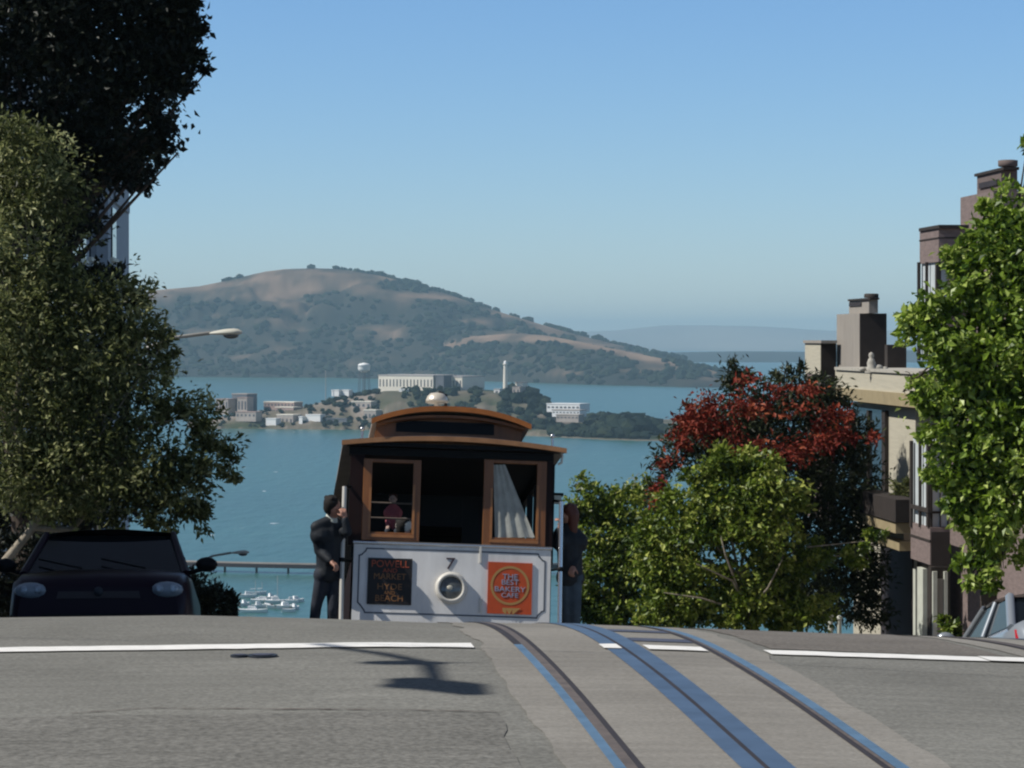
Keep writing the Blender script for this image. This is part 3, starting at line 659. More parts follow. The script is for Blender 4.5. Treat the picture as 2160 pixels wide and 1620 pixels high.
def boat(px, py, ln, hd, label, mast=True, hm=None, cab=True):
    d = H * F / (py - HY); c = P(px, py, d); r = thing('moored_boat', (c.x, c.y, 0), label, 'boat', 'boats moored off the shore')
    ca, sa = math.cos(hd), math.sin(hd); w_ = ln * .3
    def T(x, y, z): return (c.x + x * ca - y * sa, c.y + x * sa + y * ca, z)
    q = MB(); rows = []
    for s_ in np.linspace(-1, 1, 9):
        wd = w_ / 2 * max(.04, (1 - max(0, s_) ** 2.2)) * (1 if s_ > -.95 else .85); sh = .18 * s_ * s_
        rows.append([T(s_ * ln / 2, -wd, .9 + sh), T(s_ * ln / 2, -wd * .7, .0), T(s_ * ln / 2, 0, -.3), T(s_ * ln / 2, wd * .7, 0), T(s_ * ln / 2, wd, .9 + sh), T(s_ * ln / 2, 0, .95 + sh), T(s_ * ln / 2, -wd, .9 + sh)])
    q.grid(rows, False); q.build('hull', hm or M['hull'], r)
    if cab:
        q = MB(); q.hexa([T(-ln * .2, -w_ * .3, .9), T(ln * .15, -w_ * .25, .9), T(ln * .15, w_ * .25, .9), T(-ln * .2, w_ * .3, .9), T(-ln * .18, -w_ * .27, 1.9), T(ln * .08, -w_ * .2, 1.8), T(ln * .08, w_ * .2, 1.8), T(-ln * .18, w_ * .27, 1.9)]); q.build('cabin', M['hull'], r)
    if mast:
        q = MB(); q.tube([T(ln * .05, 0, .9), T(ln * .05, 0, ln * 1.15)], .07, 5); q.build('mast', M['prisonroof'], r)
        q = MB(); q.tube([T(ln * .05, 0, 1.9), T(-ln * .4, 0, 1.9)], .12, 5); q.build('boom', M['hull'], r)
    return r
bl = [(524, 1260, 4, .3, 0), (541, 1268, 3.2, 1.2, 0), (556, 1271, 6, .1, 0), (572, 1264, 3.5, .8, 0), (583, 1272, 5.5, .2, 1), (566, 1280, 3.2, 2.2, 0), (546, 1282, 3.6, .4, 0), (598, 1281, 3.6, 1.5, 0),
      (534, 1292, 6.5, .0, 0), (603, 1283, 5.2, .5, 0), (615, 1272, 3.4, .2, 0), (625, 1270, 4.2, .6, 0), (622, 1286, 3.6, 1.1, 0), (538, 1255, 3.0, .5, 1), (552, 1254, 2.6, .5, 1), (577, 1283, 3.0, .3, 0), (516, 1278, 3.4, .9, 0), (609, 1291, 3.0, .2, 0)]
bw = ['small white boat highest of the moored group, beside the bush', 'tiny white boat end on, below the highest boat', 'long white boat side on in the middle of the group', 'white boat behind the long one, turned away', 'white sloop with a mast near the middle', 'tiny boat end on below the long white boat',
      'small white boat just above the biggest boat', 'white boat end on right of the sloop', 'biggest white boat at the road edge, lower left', 'stout white boat left of the passenger on the step', 'small white boat above the stout one', 'white boat nearest to the passenger on the step', 'small white boat below the passenger side row', 'tiny masted boat at the top of the group',
      'tiny masted boat right beside the topmost one', 'tiny white dinghy in the middle of the lowest row', 'white dinghy at the left edge beside the dark bush', 'tiny white dinghy low at the road edge, right side']
for (px, py, ln, hd, ms), lab in zip(bl, bw): boat(px, py, ln * 1.3, hd, lab, bool(ms), cab=ln > 3.3)

# ================================================================== TREES
def leaf_cloud(blobs, n, L_, W_, tmean=.5, clus=.22, out=.7, shell=2.2, droop=.15, per=34):
    """leaf-sized folded faces in clumps spread through the blobs; blobs: centre xyz, radii xyz"""
    B = np.array([list(b[:3]) for b in blobs]); Rr = np.array([list(b[3:6]) for b in blobs])
    wgt = (Rr[:, 0] * Rr[:, 2]); wgt = wgt / wgt.sum()
    ncl = max(len(blobs) * 5, int(n / per))
    bi = rng.choice(len(blobs), ncl, p=wgt)
    dirs = rng.normal(size=(ncl, 3)); dirs /= np.linalg.norm(dirs, axis=1)[:, None]
    rad = rng.random(ncl) ** (1 / shell)
    cc = B[bi] + dirs * Rr[bi] * (rad * .98)[:, None]
    csz = Rr[bi].min(1) * clus * rng.uniform(.6, 1.5, ncl); ctint = rng.normal(0, .2, ncl)
    li = rng.integers(0, ncl, n)
    p = cc[li] + rng.normal(size=(n, 3)) * csz[li][:, None] * np.array([1, 1, .75])
    t = dirs[li] * out + rng.normal(size=(n, 3)) * .75; t[:, 2] -= droop; t /= np.linalg.norm(t, axis=1)[:, None]
    nn = rng.normal(size=(n, 3)) * .8 + dirs[li] * .6 + np.array([0, 0, .7]); nn -= t * (nn * t).sum(1)[:, None]; nn /= np.linalg.norm(nn, axis=1)[:, None] + 1e-9
    b_ = np.cross(t, nn); s = rng.uniform(.5, 1.45, n)[:, None]
    v0 = p; v1 = p + t * L_ * .45 * s + b_ * W_ * .5 * s + nn * W_ * .18 * s; v2 = p + t * L_ * s - nn * L_ * .1 * s; v3 = p + t * L_ * .45 * s - b_ * W_ * .5 * s + nn * W_ * .18 * s
    v = np.stack([v0, v1, v2, v3], 1).reshape(-1, 3); k = np.arange(n) * 4
    f = np.stack([np.stack([k, k + 1, k + 2], 1), np.stack([k, k + 2, k + 3], 1)], 1).reshape(-1, 3)
    tint = np.clip(tmean + ctint[li] + rng.normal(0, .2, n), 0, 1)
    return v, f, np.repeat(tint, 4), p
def pblobs(lst, d, dep=.9):
    o = []
    for b_ in lst:
        px, py, rx, ry = b_[:4]; dd = d + (b_[4] if len(b_) > 4 else 0); c = P(px, py, dd)
        o.append((c.x, c.y, c.z, rx / F * dd, max(rx, ry) / F * dd * dep, ry / F * dd))
    return o
def make_tree(name, label, cat, d, blobs, n, L_, W_, lm, barkm, base, limbs, group, tmean=.5, dep=.9, **kw):
    B = pblobs(blobs, d, dep)
    r = thing(name, base, label, cat, group)
    v, f, tn, p = leaf_cloud(B, n, L_, W_, tmean, **kw)
    np_mesh('crown', v, f, lm, r, {'tint': tn})
    q = MB()
    for pts, rad in limbs: q.tube(pts, rad, 9)
    # secondary limbs from the trunk top towards the blobs
    top = Vector(limbs[0][0][-1]); r0 = limbs[0][1][-1] if hasattr(limbs[0][1], '__len__') else limbs[0][1]
    for b_ in B:
        c = Vector(b_[:3]); m_ = top.lerp(c, .5) + Vector((random.uniform(-.2, .2), random.uniform(-.2, .2), random.uniform(.0, .3)))
        q.tube([top, m_, c], [r0 * .6, r0 * .32, r0 * .12], 6)
        for k in range(3):
            e = c + Vector((random.uniform(-1, 1) * b_[3], random.uniform(-1, 1) * b_[4], random.uniform(-.6, 1) * b_[5])) * .75
            q.tube([c, c.lerp(e, .5) + Vector((0, 0, .05)), e], [r0 * .14, r0 * .09, .006], 5)
    q.build('trunk', barkm, r); return r, B
def base_at(u, v): return S(u, v, float(G(u, v)) + .12)
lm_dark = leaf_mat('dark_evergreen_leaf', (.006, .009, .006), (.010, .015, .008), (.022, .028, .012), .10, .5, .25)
lm_olive = leaf_mat('olive_leaf', (.038, .050, .016), (.17, .195, .065), (.54, .55, .27), .45, .5, .35)
lm_green = leaf_mat('fresh_green_leaf', (.04, .085, .010), (.19, .29, .024), (.55, .64, .18), .30, .42, .45)
lm_bush = leaf_mat('shrub_leaf', (.035, .07, .008), (.145, .21, .018), (.44, .48, .11), .25, .45, .4)
lm_red = leaf_mat('bottlebrush_leaf', (.016, .026, .012), (.034, .046, .018), (.07, .085, .03), .15, .5, .3)
lm_flower = leaf_mat('red_blossom', (.11, .014, .011), (.23, .036, .020), (.34, .10, .045), .15, .6, .2)

# dark street tree, upper left
bs = S(-4.4, 49, float(G(-4.4, 49)) + .12)
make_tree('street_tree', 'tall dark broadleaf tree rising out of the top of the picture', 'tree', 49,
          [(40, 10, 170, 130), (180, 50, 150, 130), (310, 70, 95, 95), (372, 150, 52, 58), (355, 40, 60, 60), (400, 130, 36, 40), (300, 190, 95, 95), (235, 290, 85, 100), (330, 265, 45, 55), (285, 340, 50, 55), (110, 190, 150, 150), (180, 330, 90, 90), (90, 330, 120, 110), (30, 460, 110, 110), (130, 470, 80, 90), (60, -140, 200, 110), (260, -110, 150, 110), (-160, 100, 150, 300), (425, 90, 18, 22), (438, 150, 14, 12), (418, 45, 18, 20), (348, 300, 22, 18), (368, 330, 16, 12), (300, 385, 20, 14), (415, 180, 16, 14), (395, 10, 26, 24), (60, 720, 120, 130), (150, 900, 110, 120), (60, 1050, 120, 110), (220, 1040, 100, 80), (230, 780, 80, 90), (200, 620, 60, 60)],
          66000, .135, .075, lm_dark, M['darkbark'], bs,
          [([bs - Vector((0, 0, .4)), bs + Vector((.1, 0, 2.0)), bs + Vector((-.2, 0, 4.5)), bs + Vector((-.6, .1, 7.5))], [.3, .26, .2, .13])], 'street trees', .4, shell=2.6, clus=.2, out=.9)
# olive-like tree over the parked car
bs = P(-75, 1310, 36); bs.z = Gp(bs) + .12
tr = [bs - Vector((0, 0, .3)), P(-40, 1245, 36), P(10, 1185, 36), P(70, 1112, 36), P(112, 1058, 36), P(155, 1000, 36)]
make_tree('olive_tree', 'grey green small leaved tree leaning over the dark red parked car', 'tree', 36,
          [(60, 400, 110, 110), (40, 300, 90, 60), (110, 540, 70, 90), (60, 660, 130, 120), (200, 640, 100, 80), (275, 640, 60, 60), (300, 700, 70, 70), (345, 725, 35, 35), (225, 780, 130, 110), (90, 830, 130, 130), (345, 870, 70, 55), (420, 880, 50, 45), (440, 950, 62, 60), (485, 985, 26, 35), (385, 1020, 75, 75), (420, 1085, 40, 35), (300, 980, 110, 105), (180, 950, 130, 110), (50, 990, 110, 105), (340, 1085, 80, 45), (240, 1075, 80, 50), (130, 1060, 70, 50), (-20, 800, 60, 150), (-20, 520, 60, 150), (330, 790, 40, 45)],
          44000, .088, .036, lm_olive, M['bark'], bs,
          [(tr, [.075, .07, .062, .052, .042, .03]), ([tr[3], P(150, 1118, 36.2), P(200, 1062, 36.3), P(235, 1005, 36.2)], [.05, .042, .034, .025]), ([tr[4], P(60, 1000, 36), P(30, 900, 36), P(50, 700, 36), P(80, 500, 36)], [.05, .045, .04, .03, .02])], 'street trees', .45, shell=1.9, clus=.24, per=60)
# bright green tree at the right edge
bs = S(11.2, 44.5, float(G(11.2, 44.5)) + .12); bs2 = P(2120, 1290, 45)
make_tree('street_tree', 'bright green broadleaf tree at the right edge before the brown house', 'tree', 45,
          [(2200, 400, 60, 90), (2120, 480, 62, 70), (2085, 440, 20, 26), (2170, 560, 120, 110), (2065, 590, 62, 70), (2040, 540, 40, 40), (1985, 690, 80, 65), (1950, 665, 40, 35), (2090, 720, 110, 110), (1985, 800, 75, 75), (2085, 860, 115, 110), (1990, 905, 55, 60), (1965, 880, 30, 30), (2060, 990, 85, 75), (2140, 1010, 90, 150), (2085, 1090, 60, 60), (2115, 1170, 70, 60), (2055, 1205, 45, 26), (1905, 826, 30, 14), (2165, 320, 24, 26), (2180, 300, 22, 16), (2260, 700, 130, 330), (2090, 1235, 45, 22), (2030, 1060, 60, 50), (2010, 1010, 45, 40), (1925, 800, 30, 25)],
          34000, .135, .09, lm_green, M['darkbark'], bs,
          [([bs - Vector((0, 0, .4)), bs + Vector((.0, 0, 2.4)), bs + Vector((-.1, .1, 4.4)), bs + Vector((-.15, .1, 6.4))], [.17, .14, .12, .08])], 'street trees', .48, shell=2.2, clus=.22, out=.8, per=75)
# red flowering tree
bs = S(12.6, 67, float(G(12.6, 67)) + .12)
redb = [(1560, 800, 38, 36), (1550, 775, 12, 14), (1655, 785, 22, 18), (1690, 780, 10, 12), (1640, 840, 110, 45), (1530, 890, 85, 55), (1735, 830, 60, 40), (1720, 880, 80, 50), (1600, 930, 130, 75), (1480, 925, 60, 55), (1450, 880, 22, 30), (1790, 925, 65, 55), (1425, 970, 40, 45), (1395, 1030, 26, 45), (1700, 1010, 130, 85), (1800, 1050, 70, 100), (1740, 1150, 105, 105), (1830, 1190, 40, 90), (1700, 1260, 130, 55), (1820, 1290, 60, 40)]
rt, RB = make_tree('flowering_tree', 'dark bushy tree covered in red blossom beside the grey chimney house', 'tree', 67, redb, 32000, .16, .05, lm_red, M['darkbark'], bs,
          [([bs - Vector((0, 0, .4)), bs + Vector((-.3, 0, 2.5)), bs + Vector((-.8, 0, 5.0))], [.2, .17, .12])], 'street trees', .5, shell=2.4, clus=.26)
fl = [(1455, 880, 16, 30, -1.4), (1440, 925, 16, 30, -1.6), (1405, 990, 16, 30, -1.4), (1385, 1035, 14, 28, -1.4), (1370, 1065, 12, 14, -1.4), (1490, 870, 30, 18, -1.6), (1475, 905, 30, 30, -1.8), (1640, 812, 90, 22, -1.2), (1700, 822, 40, 25, -1.0), (1560, 850, 35, 20, -1.6), (1500, 860, 50, 22, -1.4), (1450, 885, 18, 32, -1.2), (1480, 900, 40, 35, -1.6), (1530, 900, 45, 35, -1.8), (1435, 930, 18, 32, -1.4), (1408, 985, 20, 32, -1.2), (1388, 1030, 16, 32, -1.2), (1372, 1062, 14, 16, -1.2), (1600, 850, 60, 30, -1.6), (1755, 870, 40, 22, -1.4), (1730, 905, 38, 14, -1.6), (1800, 915, 48, 22, -1.6), (1835, 925, 20, 16, -1.4), (1650, 950, 60, 30, -2.2), (1550, 950, 20, 30, -2.2), (1690, 860, 50, 22, -1.5), (1740, 935, 40, 20, -1.9)]
v, f, tn, _ = leaf_cloud(pblobs(fl, 67, .9), 4300, .13, .06, .5, clus=.42, shell=1.6)
np_mesh('blossom', v, f, lm_flower, rt, {'tint': tn})
# two green bushes beside the cable car
bs = S(11.0, 61, float(G(11.0, 61)) + .12)
k0 = P(1575, 1290, 62)
make_tree('bushy_tree', 'light green bushy tree with bare stems below, in front of the red blossom', 'tree', 62,
          [(1560, 1040, 115, 70), (1490, 1000, 46, 36), (1530, 980, 46, 32), (1590, 985, 50, 34), (1640, 1045, 65, 45), (1450, 1090, 85, 70), (1570, 1110, 120, 70), (1680, 1080, 40, 40), (1400, 1170, 90, 75), (1500, 1220, 110, 60), (1640, 1200, 70, 60), (1590, 1270, 100, 40), (1430, 1265, 90, 45), (1440, 1305, 80, 36), (1560, 1305, 110, 36), (1680, 1285, 80, 50), (1840, 1140, 34, 20), (1800, 1170, 40, 24), (1710, 1180, 40, 50)],
          32000, .135, .08, lm_bush, M['bark'], bs,
          [([bs - Vector((0, 0, .4)), k0, P(1560, 1220, 62)], [.14, .1, .06]), ([k0, P(1545, 1225, 61), P(1470, 1190, 60.6)], [.03, .022, .012]), ([k0, P(1530, 1170, 60.8), P(1520, 1130, 61)], [.026, .02, .01]), ([k0, P(1620, 1240, 61), P(1650, 1180, 61)], [.026, .02, .01]), ([k0, P(1480, 1262, 60.8), P(1400, 1250, 61)], [.026, .02, .008])], 'street trees', .48, shell=2.0, clus=.22, per=70)
bs = S(11.0, 84, float(G(11.0, 84)) + .12)
make_tree('bushy_tree', 'mid green bushy tree close behind the passenger at the car right side', 'tree', 85,
          [(1290, 1045, 85, 36), (1230, 1060, 36, 44), (1330, 1095, 90, 72), (1255, 1130, 55, 72), (1265, 1190, 60, 72), (1350, 1195, 75, 75), (1285, 1265, 75, 50), (1370, 1275, 70, 40), (1225, 1020, 22, 14), (1340, 1010, 24, 20), (1275, 1300, 60, 40), (1360, 1310, 80, 40), (1235, 1250, 26, 40)],
          21000, .155, .09, lm_bush, M['bark'], bs,
          [([bs - Vector((0, 0, .4)), bs + Vector((-.5, 0, 3)), bs + Vector((-1.0, 0, 5.5))], [.16, .13, .08])], 'street trees', .42, shell=2.0, clus=.22, per=70)
# dark shrub beyond the parked cars, left
bs = S(-3.9, 58, float(G(-3.9, 58)) + .12)
make_tree('bushy_tree', 'dark shrubby tree beyond the parked cars beside the boats', 'tree', 58,
          [(440, 1270, 45, 40), (475, 1285, 30, 30), (400, 1260, 50, 50), (350, 1290, 60, 60), (485, 1260, 12, 22), (440, 1330, 60, 50), (412, 1265, 35, 50), (448, 1240, 32, 30), (400, 1215, 20, 20)],
          7500, .11, .05, lm_dark, M['darkbark'], bs, [([bs - Vector((0, 0, .4)), bs + Vector((.1, 0, 1.2)), bs + Vector((.2, 0, 2.2))], [.12, .1, .06])], 'street trees', .5)
bs = S(-4.9, 42, float(G(-4.9, 42)) + .12)
make_tree('bushy_tree', 'dark hedge like bush at the left edge behind the dark red van', 'tree', 42,
          [(10, 1190, 70, 70), (-10, 1265, 60, 60), (70, 1150, 50, 40), (25, 1255, 40, 60), (-60, 1220, 60, 90)],
          5000, .10, .05, lm_dark, M['darkbark'], bs, [([bs - Vector((0, 0, .4)), bs + Vector((.1, 0, 1.2)), bs + Vector((.1, 0, 2.2))], [.1, .09, .06])], 'street trees', .5)
# small potted-looking shrub at the foot of the brown house
bs = P(2003, 1345, 50); bs.z = Gp(bs) + .1
c = P(2003, 1320, 50)
make_tree('garden_shrub', 'small dark green shrub at the foot of the white posts', 'shrub', 50, [(2000, 1322, 28, 18), (2010, 1335, 30, 26)], 500, .12, .06, lm_bush, M['darkbark'], bs, [([bs - Vector((0, 0, .2)), bs.lerp(c, .6), c], [.05, .04, .03])], 'garden plants', .3)

# ================================================================== BUILDINGS, RIGHT
def wbox(mb, xa, xb, xc, yt, yb, u, zb=None):
    """street-aligned block on the right: west face xa..xb (far..near) at lateral u, south face xb..xc"""
    v1, v0 = v_at(xa, u), v_at(xb, u); u1 = u_at(xc, v0); d = S(u, v0).y
    zt = P(0, yt, d).z; z0 = P(0, yb, d).z if zb is None else zb
    mb.sbox(u, u1, v0, v1, z0, zt); return v0, v1, u1, z0, zt
def west(mb, xa, xb, yt, yb, u, th=.06):
    """thin panel standing proud of a west face"""
    v1, v0 = v_at(xa, u), v_at(xb, u); d = S(u, v0).y; mb.sbox(u - th, u - .003, v0, v1, P(0, yb, d).z, P(0, yt, d).z)
def south(mb, v, xa, xb, yt, yb, th=.05):
    d = S(u_at(xa, v), v).y; ua, ub = u_at(xa, v), u_at(xb, v); mb.sbox(ua, ub, v - th, v - .003, P(0, yb, d).z, P(0, yt, d).z)
# brown shingled house
gz = float(G(14.6, 55))
bh = thing('brown_house', S(17, 52, gz), 'brown shingled house with box bays behind the bright green tree', 'house')
q = MB(); vN = v_at(2004, 14.9); d = S(14.9, vN).y
q.sbox(14.9, 26, 40, vN, gz - 6, P(0, 640, d).z); q.build('wall', M['shingle'], bh)
q = MB(); wbox(q, 2026, 2096, 2240, 402, 660, 15.6); q.build('upper_storey', M['shingle'], bh)
q = MB(); v0, v1, u1, z0, zt = wbox(q, 1940, 1980, 2040, 480, 552, 14.0); bay = q.build('upper_bay', M['shingle'], bh)
q = MB(); wbox(q, 1938, 1981, 2044, 474, 481, 13.96); q.build('bay_cap', M['darktimber'], bh)
q = MB(); q.sbox(13.985, u1, v0 - .01, v1 + .01, P(0, 503, S(14, v0).y).z, P(0, 500, S(14, v0).y).z); q.build('trim_band', M['darktimber'], bh)
q = MB(); wbox(q, 1943, 1978, 2036, 552.4, 760, 14.05); q.build('window_bay', M['whiteblind'], bh)
for xa, xb in ((1940, 1942.2), (1957, 1958.6), (1978, 1981)):
    q = MB(); west(q, xa, xb, 553, 760, 14.0); q.build('mullion', M['darktimber'], bh)
q = MB(); south(q, v_at(1978, 14.05), 1979, 1984, 553, 760); q.build('mullion', M['darktimber'], bh)
q = MB(); south(q, v_at(1978, 14.05), 1998, 2036, 553, 760); q.build('side_panel', M['shingle'], bh)
q = MB(); v0, v1, u1, z0, zt = wbox(q, 1921, 1962, 2003, 1113, 1192, 13.6); q.build('lower_bay', M['shingle'], bh)
q = MB(); q.sbox(13.585, u1, v0 - .01, v1 + .01, P(0, 1144, S(13.6, v0).y).z, P(0, 1139, S(13.6, v0).y).z); q.build('trim_band', M['darktimber'], bh)
q = MB(); south(q, v0, 1964, 2003, 1122, 1194, .03); q.build('bay_shade', M['darktimber'], bh)  # dark sheet painting the shade on the bay's south face
q = MB(); wbox(q, 1926, 1961, 2000, 930, 1112.5, 13.66); q.build('window_bay', M['whiteblind'], bh)
for xa, xb in ((1924, 1927), (1943, 1944.6), (1959, 1963)):
    q = MB(); west(q, xa, xb, 930, 1112, 13.62); q.build('mullion', M['darktimber'], bh)
vs_ = v_at(1961, 13.66)
for xa, xb in ((1962, 1966), (1982, 1983.4), (1998, 2000)):
    q = MB(); south(q, vs_, xa, xb, 930, 1116); q.build('mullion', M['darktimber'], bh)
q = MB(); west(q, 1924, 1963, 1073, 1082, 13.60); q.build('window_rail', M['darktimber'], bh)
q = MB(); south(q, vs_, 1964, 2000, 1078, 1083, .07); q.build('window_rail', M['darktimber'], bh)
# recessed ground floor with white posts
q = MB(); wbox(q, 1934, 1964, 2003, 1196, 1400, 14.2); q.build('porch_wall', M['darktimber'], bh)
for xa, xb in ((1935, 1940), (1944, 1956)):
    q = MB(); west(q, xa, xb, 1200, 1400, 14.2, .1); q.build('post', M['whitetrim'], bh)
vs_ = v_at(1964, 14.2)
for xa, xb in ((1966, 1975), (1990, 1997)):
    q = MB(); south(q, vs_, xa, xb, 1205, 1400, .1); q.build('post', M['whitetrim'], bh)
q = MB(); south(q, vs_, 1976, 1989, 1220, 1400, .04); q.build('door', M['greytimber'], bh)
q = MB(); wbox(q, 2061, 2112, 2146, 358, 403, 15.9); ch = q.build('chimney', M['terracotta'], bh)
q = MB(); wbox(q, 2055, 2117, 2150, 352, 358, 15.85); q.build('chimney_cap', M['darktimber'], ch)
c0 = P(2126, 346, S(16.2, v_at(2112, 15.9)).y + .3); q = MB(); q.lathe((c0.x, c0.y, c0.z - .06), [(.2, 0), (.22, .02), (.22, .14), (.16, .15), (.15, .02)], n=14); q.build('chimney_pot', M['terracotta'], ch)
q = MB(); west(q, 2068, 2106, 378, 390, 15.9, .04); q.build('flue_slot', M['groove'], ch)
# beige house with grey timber chimney
gz = float(G(14.6, 68)); 
ho = thing('beige_house', S(18, 70, gz), 'beige sided house with a square grey timber chimney and roof terrace', 'house')
q = MB(); v0, v1, u1, z0, zt = wbox(q, 1800, 1931, 2060, 862, 1400, 14.6, gz - 8); q.build('wall', M['beige'], ho)
q = MB(); wbox(q, 1762, 1936, 2070, 790, 832, 14.35); q.build('fascia', M['beige'], ho)
q = MB(); wbox(q, 1760, 1938, 2072, 783, 790, 14.3); q.build('coping', M['stone'], ho)
q = MB(); wbox(q, 1763, 1937, 2070, 832.5, 861, 14.30); q.build('soffit_trim', M['yellowtrim'], ho)
for xa, xb, yt, yb in ((1802, 1872, 866, 1052),):
    q = MB(); west(q, xa, xb, yt, yb, 14.6, .05); wn = q.build('window', M['winglass'], ho)
    
    for fa, fb in ((xa - 2, xa + 4), (1836, 1840), (xb - 4, xb + 3)): q = MB(); west(q, fa, fb, yt, yb, 14.6, .10); q.build('frame', M['darktimber'], wn)
q = MB(); west(q, 1815, 1833, 960, 1045, 14.6, .09); q.build('window', mat('blue_window', (.06, .12, .15), .2), ho)
q = MB(); west(q, 1840, 1936, 1054, 1102, 13.9, .5); q.build('balcony', M['darktimber'], ho)
q = MB(); west(q, 1845, 1936, 1103, 1125, 13.95, .5); q.build('balcony_slab', M['yellowtrim'], ho)
q = MB(); west(q, 1850, 1934, 1125.5, 1142, 14.2, .3); q.build('wall_band', M['beige'], ho)
q = MB(); west(q, 1850, 1934, 1142.5, 1162, 14.1, .4); q.build('beam', M['yellowtrim'], ho)
q = MB(); west(q, 1862, 1928, 1163, 1400, 14.6, .05); q.build('garage_door', M['groove'], ho)
q = MB(); v0, v1, u1, z0, zt = wbox(q, 1765, 1813, 1870, 661, 783, 14.9); ch = q.build('chimney', M['greytimber'], ho)
q = MB(); south(q, v0, 1814, 1870, 662, 783, .02); q.build('chimney_shade', M['darktimber'], ch)  # shade of the chimney's south face, laid on as a dark sheet
q = MB(); wbox(q, 1791, 1833, 1852, 632, 660.5, 15.1); q.build('chimney_vent', M['greytimber'], ch)
q = MB(); wbox(q, 1788, 1835, 1855, 628, 632, 15.05); q.build('chimney_cap', M['darktimber'], ch)
q = MB(); west(q, 1793, 1818, 638, 645, 15.1, .03); q.build('flue_slot', M['groove'], ch)
c0 = P(1838, 628, S(15.4, v0).y + .5); q = MB(); q.lathe((c0.x, c0.y, c0.z), [(.19, 0), (.19, .1), (.14, .11), (.13, .0)], n=14); q.build('chimney_pot', M['darktimber'], ch)
q = MB(); wbox(q, 1866, 1872, 1912, 727, 783, 15.2); q.build('roof_box', M['darktimber'], ho)
q = MB(); wbox(q, 1698, 1731, 1764, 724, 790, 14.4); pp = q.build('parapet_block', M['beige'], ho)
q = MB(); wbox(q, 1694, 1732, 1766, 718, 724, 14.35); q.build('parapet_coping', M['greytimber'], pp)
q = MB(); south(q, v_at(1731, 14.4), 1732, 1764, 725, 790, .02); q.build('parapet_shade', M['darktimber'], pp)  # dark sheet standing in for shade on the parapet's south face
q = MB(); wbox(q, 1699, 1733, 1765, 782, 1100, 14.6); q.build('rear_wall', M['shingle'], ho)
# little stone figure and stones on the terrace edge
def dterr(px): return S(14.5, v_at(px, 14.5)).y
c0 = P(1838, 783, dterr(1850)); st = thing('garden_statue', c0, 'small pale stone figure standing before the grey chimney', 'statue')
q = MB(); q.lathe(c0, [(.13, 0), (.14, .08), (.10, .12), (.11, .2), (.075, .3), (.05, .33), (.07, .38), (.06, .44), (0, .48)], n=12); q.build('figure', M['stone'], st)
q = MB(); q.lathe(c0 + Vector((.0, 0, -.04)), [(.18, 0), (.18, .039)], n=12); q.build('plinth', M['stone'], st)
for px, r_, lab in ((1820, .07, 'small round pale stone left of the terrace figure'), (1852, .11, 'largest pale stone close right of the terrace figure'), (1866, .075, 'round pale stone farthest right of the terrace figure')):
    c1 = P(px, 783, dterr(1850)); q = MB(); q.ball(c1 + Vector((0, 0, r_ * .7)), r_, 10, (1.25, 1, .85)); tag(relocate(q.build('garden_stone', M['stone'])), lab, 'stone', 'stones on the terrace edge')
# balcony plant
dB = S(13.9, v_at(1900, 13.9)).y
bs = P(1903, 1058, dB); make_tree('balcony_plant', 'grey green pot plant on the dark balcony of the beige house', 'plant', dB, [(1902, 1030, 18, 26), (1915, 1035, 14, 20), (1895, 1042, 12, 14)], 700, .14, .03, lm_olive, M['darkbark'], bs, [([bs, bs.lerp(P(1903, 1030, dB), .6), P(1903, 1030, dB)], [.04, .03, .02])], 'garden plants', .4)
# short white posts at the bush foot
for px, yt, lab in ((1752, 1300, 'taller short white post below the red blossom tree'), (1770, 1306, 'lower short white post below the red blossom tree')):
    c1 = P(px, yt, 64); q = MB(); g = Gp(c1); q.tube([(c1.x, c1.y, g), (c1.x, c1.y, c1.z)], .055, 8); q.lathe((c1.x, c1.y, c1.z), [(.075, 0), (.075, .05), (0, .09)], n=8); tag(relocate(q.build('white_post', M['whitetrim'])), lab, 'post', 'white posts')

# ================================================================== BUILDING, LEFT
gz = float(G(-6.6, 90)); lb = thing('apartment_house', S(-9, 85, gz), 'pale blue grey apartment house seen between the left trees', 'house')
vF = v_at(262, -6.6); d = S(-6.6, vF).y
q = MB(); q.sbox(-20, -6.6, 56, vF, gz - 5, P(0, 250, d).z); q.build('wall', M['bluewall'], lb)
q = MB(); vA, vB = v_at(228, -6.2), v_at(272, -6.2); q.sbox(-6.597, -6.2, vA, vB, gz - 6, P(0, 300, d).z); q.build('bay', M['bluewall'], lb)
q = MB(); vA, vB = v_at(245, -6.1), v_at(274, -6.1); q.sbox(-6.19, -6.1, vA, vB, P(0, 462, d).z, P(0, 440, d).z); q.build('cornice', M['bluewall'], lb)
def east(mb, xa, xb, yt, yb, u, th=.06):
    va, vb = v_at(xa, u), v_at(xb, u); dd = S(u, (va + vb) / 2).y; mb.sbox(u + .003, u + th, va, vb, P(0, yb, dd).z, P(0, yt, dd).z)
for xa, xb, yt, yb, u in ((188, 200, 440, 545, -6.6), (150, 178, 440, 545, -6.6), (100, 135, 430, 550, -6.6), (234, 242, 440, 545, -6.2), (188, 200, 600, 700, -6.6), (100, 135, 600, 720, -6.6), (20, 70, 420, 550, -6.6), (188, 200, 290, 390, -6.6)):
    q = MB(); east(q, xa, xb, yt, yb, u); wn = q.build('window', M['winglass'], lb)
    q = MB(); east(q, xa - 2, xb + 2, yb, yb + 8, u, .12); q.build('sill', M['whitetrim'], wn)

